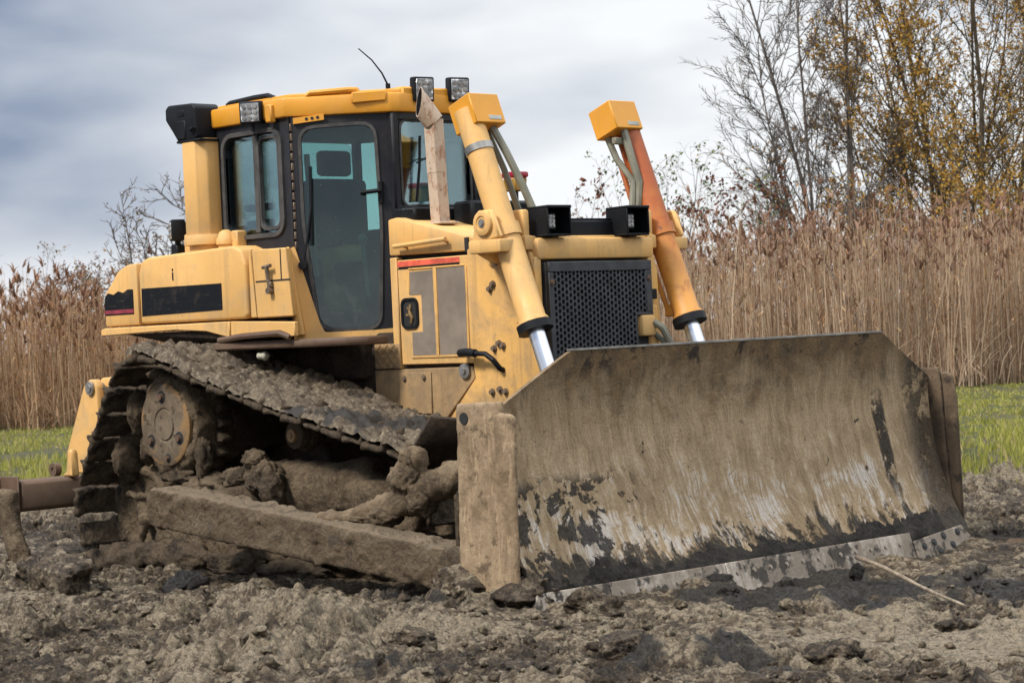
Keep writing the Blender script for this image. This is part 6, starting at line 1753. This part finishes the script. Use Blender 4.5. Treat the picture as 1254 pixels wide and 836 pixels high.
BUSHY = [dict(kids=8, sides=4, segs=5, wander=0.10, lift=0.02, **{'from': 0.15}), dict(len=0.45, rad=0.55, kids=6, segs=4, wander=0.14, lift=0.03, angle=(25, 60), rmin=0.008),
         dict(len=0.45, rad=0.6, kids=4, segs=3, wander=0.15, angle=(25, 60), rmin=0.005), dict(len=0.5, rad=0.6, segs=2, wander=0.15, angle=(25, 60), rmin=0.004)]
def stems(n, h, spread, r, seed, wide=0.4):
    q = random.Random(seed)
    return [(q.uniform(-wide, wide), q.uniform(-wide, wide), h * q.uniform(0.7, 1.1), r * q.uniform(0.7, 1.2), q.gauss(0, spread), q.gauss(0, spread)) for _ in range(n)]
tree('thicket', 'low ochre thicket between the bare grey tree and the mustard tree', 'bush', site(9.9, 56), stems(9, 4.6, 0.35, 0.04, 1, 0.9), BUSHY, BARK_BROWN, L_MUST, 4500, 0.042, 31)
tree('thicket', 'low ochre thicket at the foot of the thick dark trunk fork', 'bush', site(11.4, 55.5), stems(10, 4.8, 0.35, 0.04, 2, 1.0), BUSHY, BARK_BROWN, L_MUST, 6000, 0.042, 32)
tree('thicket', 'low ochre thicket running out of the right edge', 'bush', site(13.4, 57), stems(10, 4.8, 0.35, 0.04, 3, 1.0), BUSHY, BARK_BROWN, L_MUST, 6000, 0.042, 33)
tree('russet_bush', 'russet leaved bush at the foot of the bare grey tree', 'bush', site(6.5, 54), stems(8, 4.3, 0.42, 0.03, 4, 0.7), BUSHY, BARK_BROWN, L_RUST, 2600, 0.06, 34)
tree('sapling', 'sparse grey green sapling right of the rusty lift cylinder', 'sapling', site(4.3, 55), stems(4, 4.9, 0.22, 0.03, 5, 0.4), BUSHY, BARK_BROWN, L_GREEN, 900, 0.055, 35)
tree('sapling', 'sparse grey green sapling between the rusty cylinder and the russet bush', 'sapling', site(5.35, 57), stems(4, 4.6, 0.35, 0.025, 6, 0.4), BUSHY, BARK_BROWN, L_GREEN, 800, 0.055, 36)
tree('russet_bush', 'russet leaved bush showing over the hooded headlight near the beacon', 'bush', site(0.85, 54), stems(5, 4.3, 0.28, 0.03, 7, 0.5), BUSHY, BARK_BROWN, L_RUST, 1100, 0.075, 37)
tree('far_tree', 'far tree tinted a hazy grey over the black beam between the headlights', 'tree', site(3.6, 150), stems(7, 8.6, 0.22, 0.10, 8, 1.8), BUSHY, BARK_HAZED, None, 0, 0.1, 38)
tree('dead_bush', 'pale leafless dead bush standing in the right reeds', 'bush', site(7.35, 43.4), [(0, 0, 3.5, 0.04, 0.02, 0), (0.05, 0, 3.4, 0.035, -0.38, 0), (0, 0.1, 3.2, 0.035, 0.42, 0)], BUSHY[:3], BARK_PALE, None, 0, 0.05, 39)
OLD = [dict(kids=12, sides=6, segs=6, wander=0.10, lift=0.0, **{'from': 0.22}), dict(len=0.62, rad=0.55, kids=8, sides=4, segs=6, wander=0.16, lift=0.03, angle=(35, 70), rmin=0.022),
       dict(len=0.42, rad=0.6, kids=6, segs=4, wander=0.18, lift=0.05, angle=(25, 60), rmin=0.015), dict(len=0.42, rad=0.6, segs=3, wander=0.2, lift=0.05, angle=(25, 60), rmin=0.012)]
tree('old_tree', 'nearly leafless old tree behind the air intake and the cab', 'tree', site(-7.5, 57), [(0, 0, 4.6, 0.12, 0.05, 0), (0.1, 0, 4.3, 0.09, -0.18, 0), (0.2, 0.1, 4.6, 0.09, 0.30, 0), (-0.1, 0.1, 4.3, 0.08, -0.36, 0.1)], OLD, BARK_GREY, L_DRY, 700, 0.05, 41)
tree('brown_bush', 'brown bush above the left reeds, farther left of the old tree', 'bush', site(-14.2, 72), stems(16, 4.1, 0.36, 0.04, 9, 1.6), BUSHY, BARK_BROWN, L_RUST, 5000, 0.05, 42)
tree('brown_bush', 'brown bush between the old tree and the farther left bush', 'bush', site(-12.2, 70), stems(16, 3.9, 0.36, 0.04, 10, 1.6), BUSHY, BARK_GREY, L_DRY, 4000, 0.05, 43)
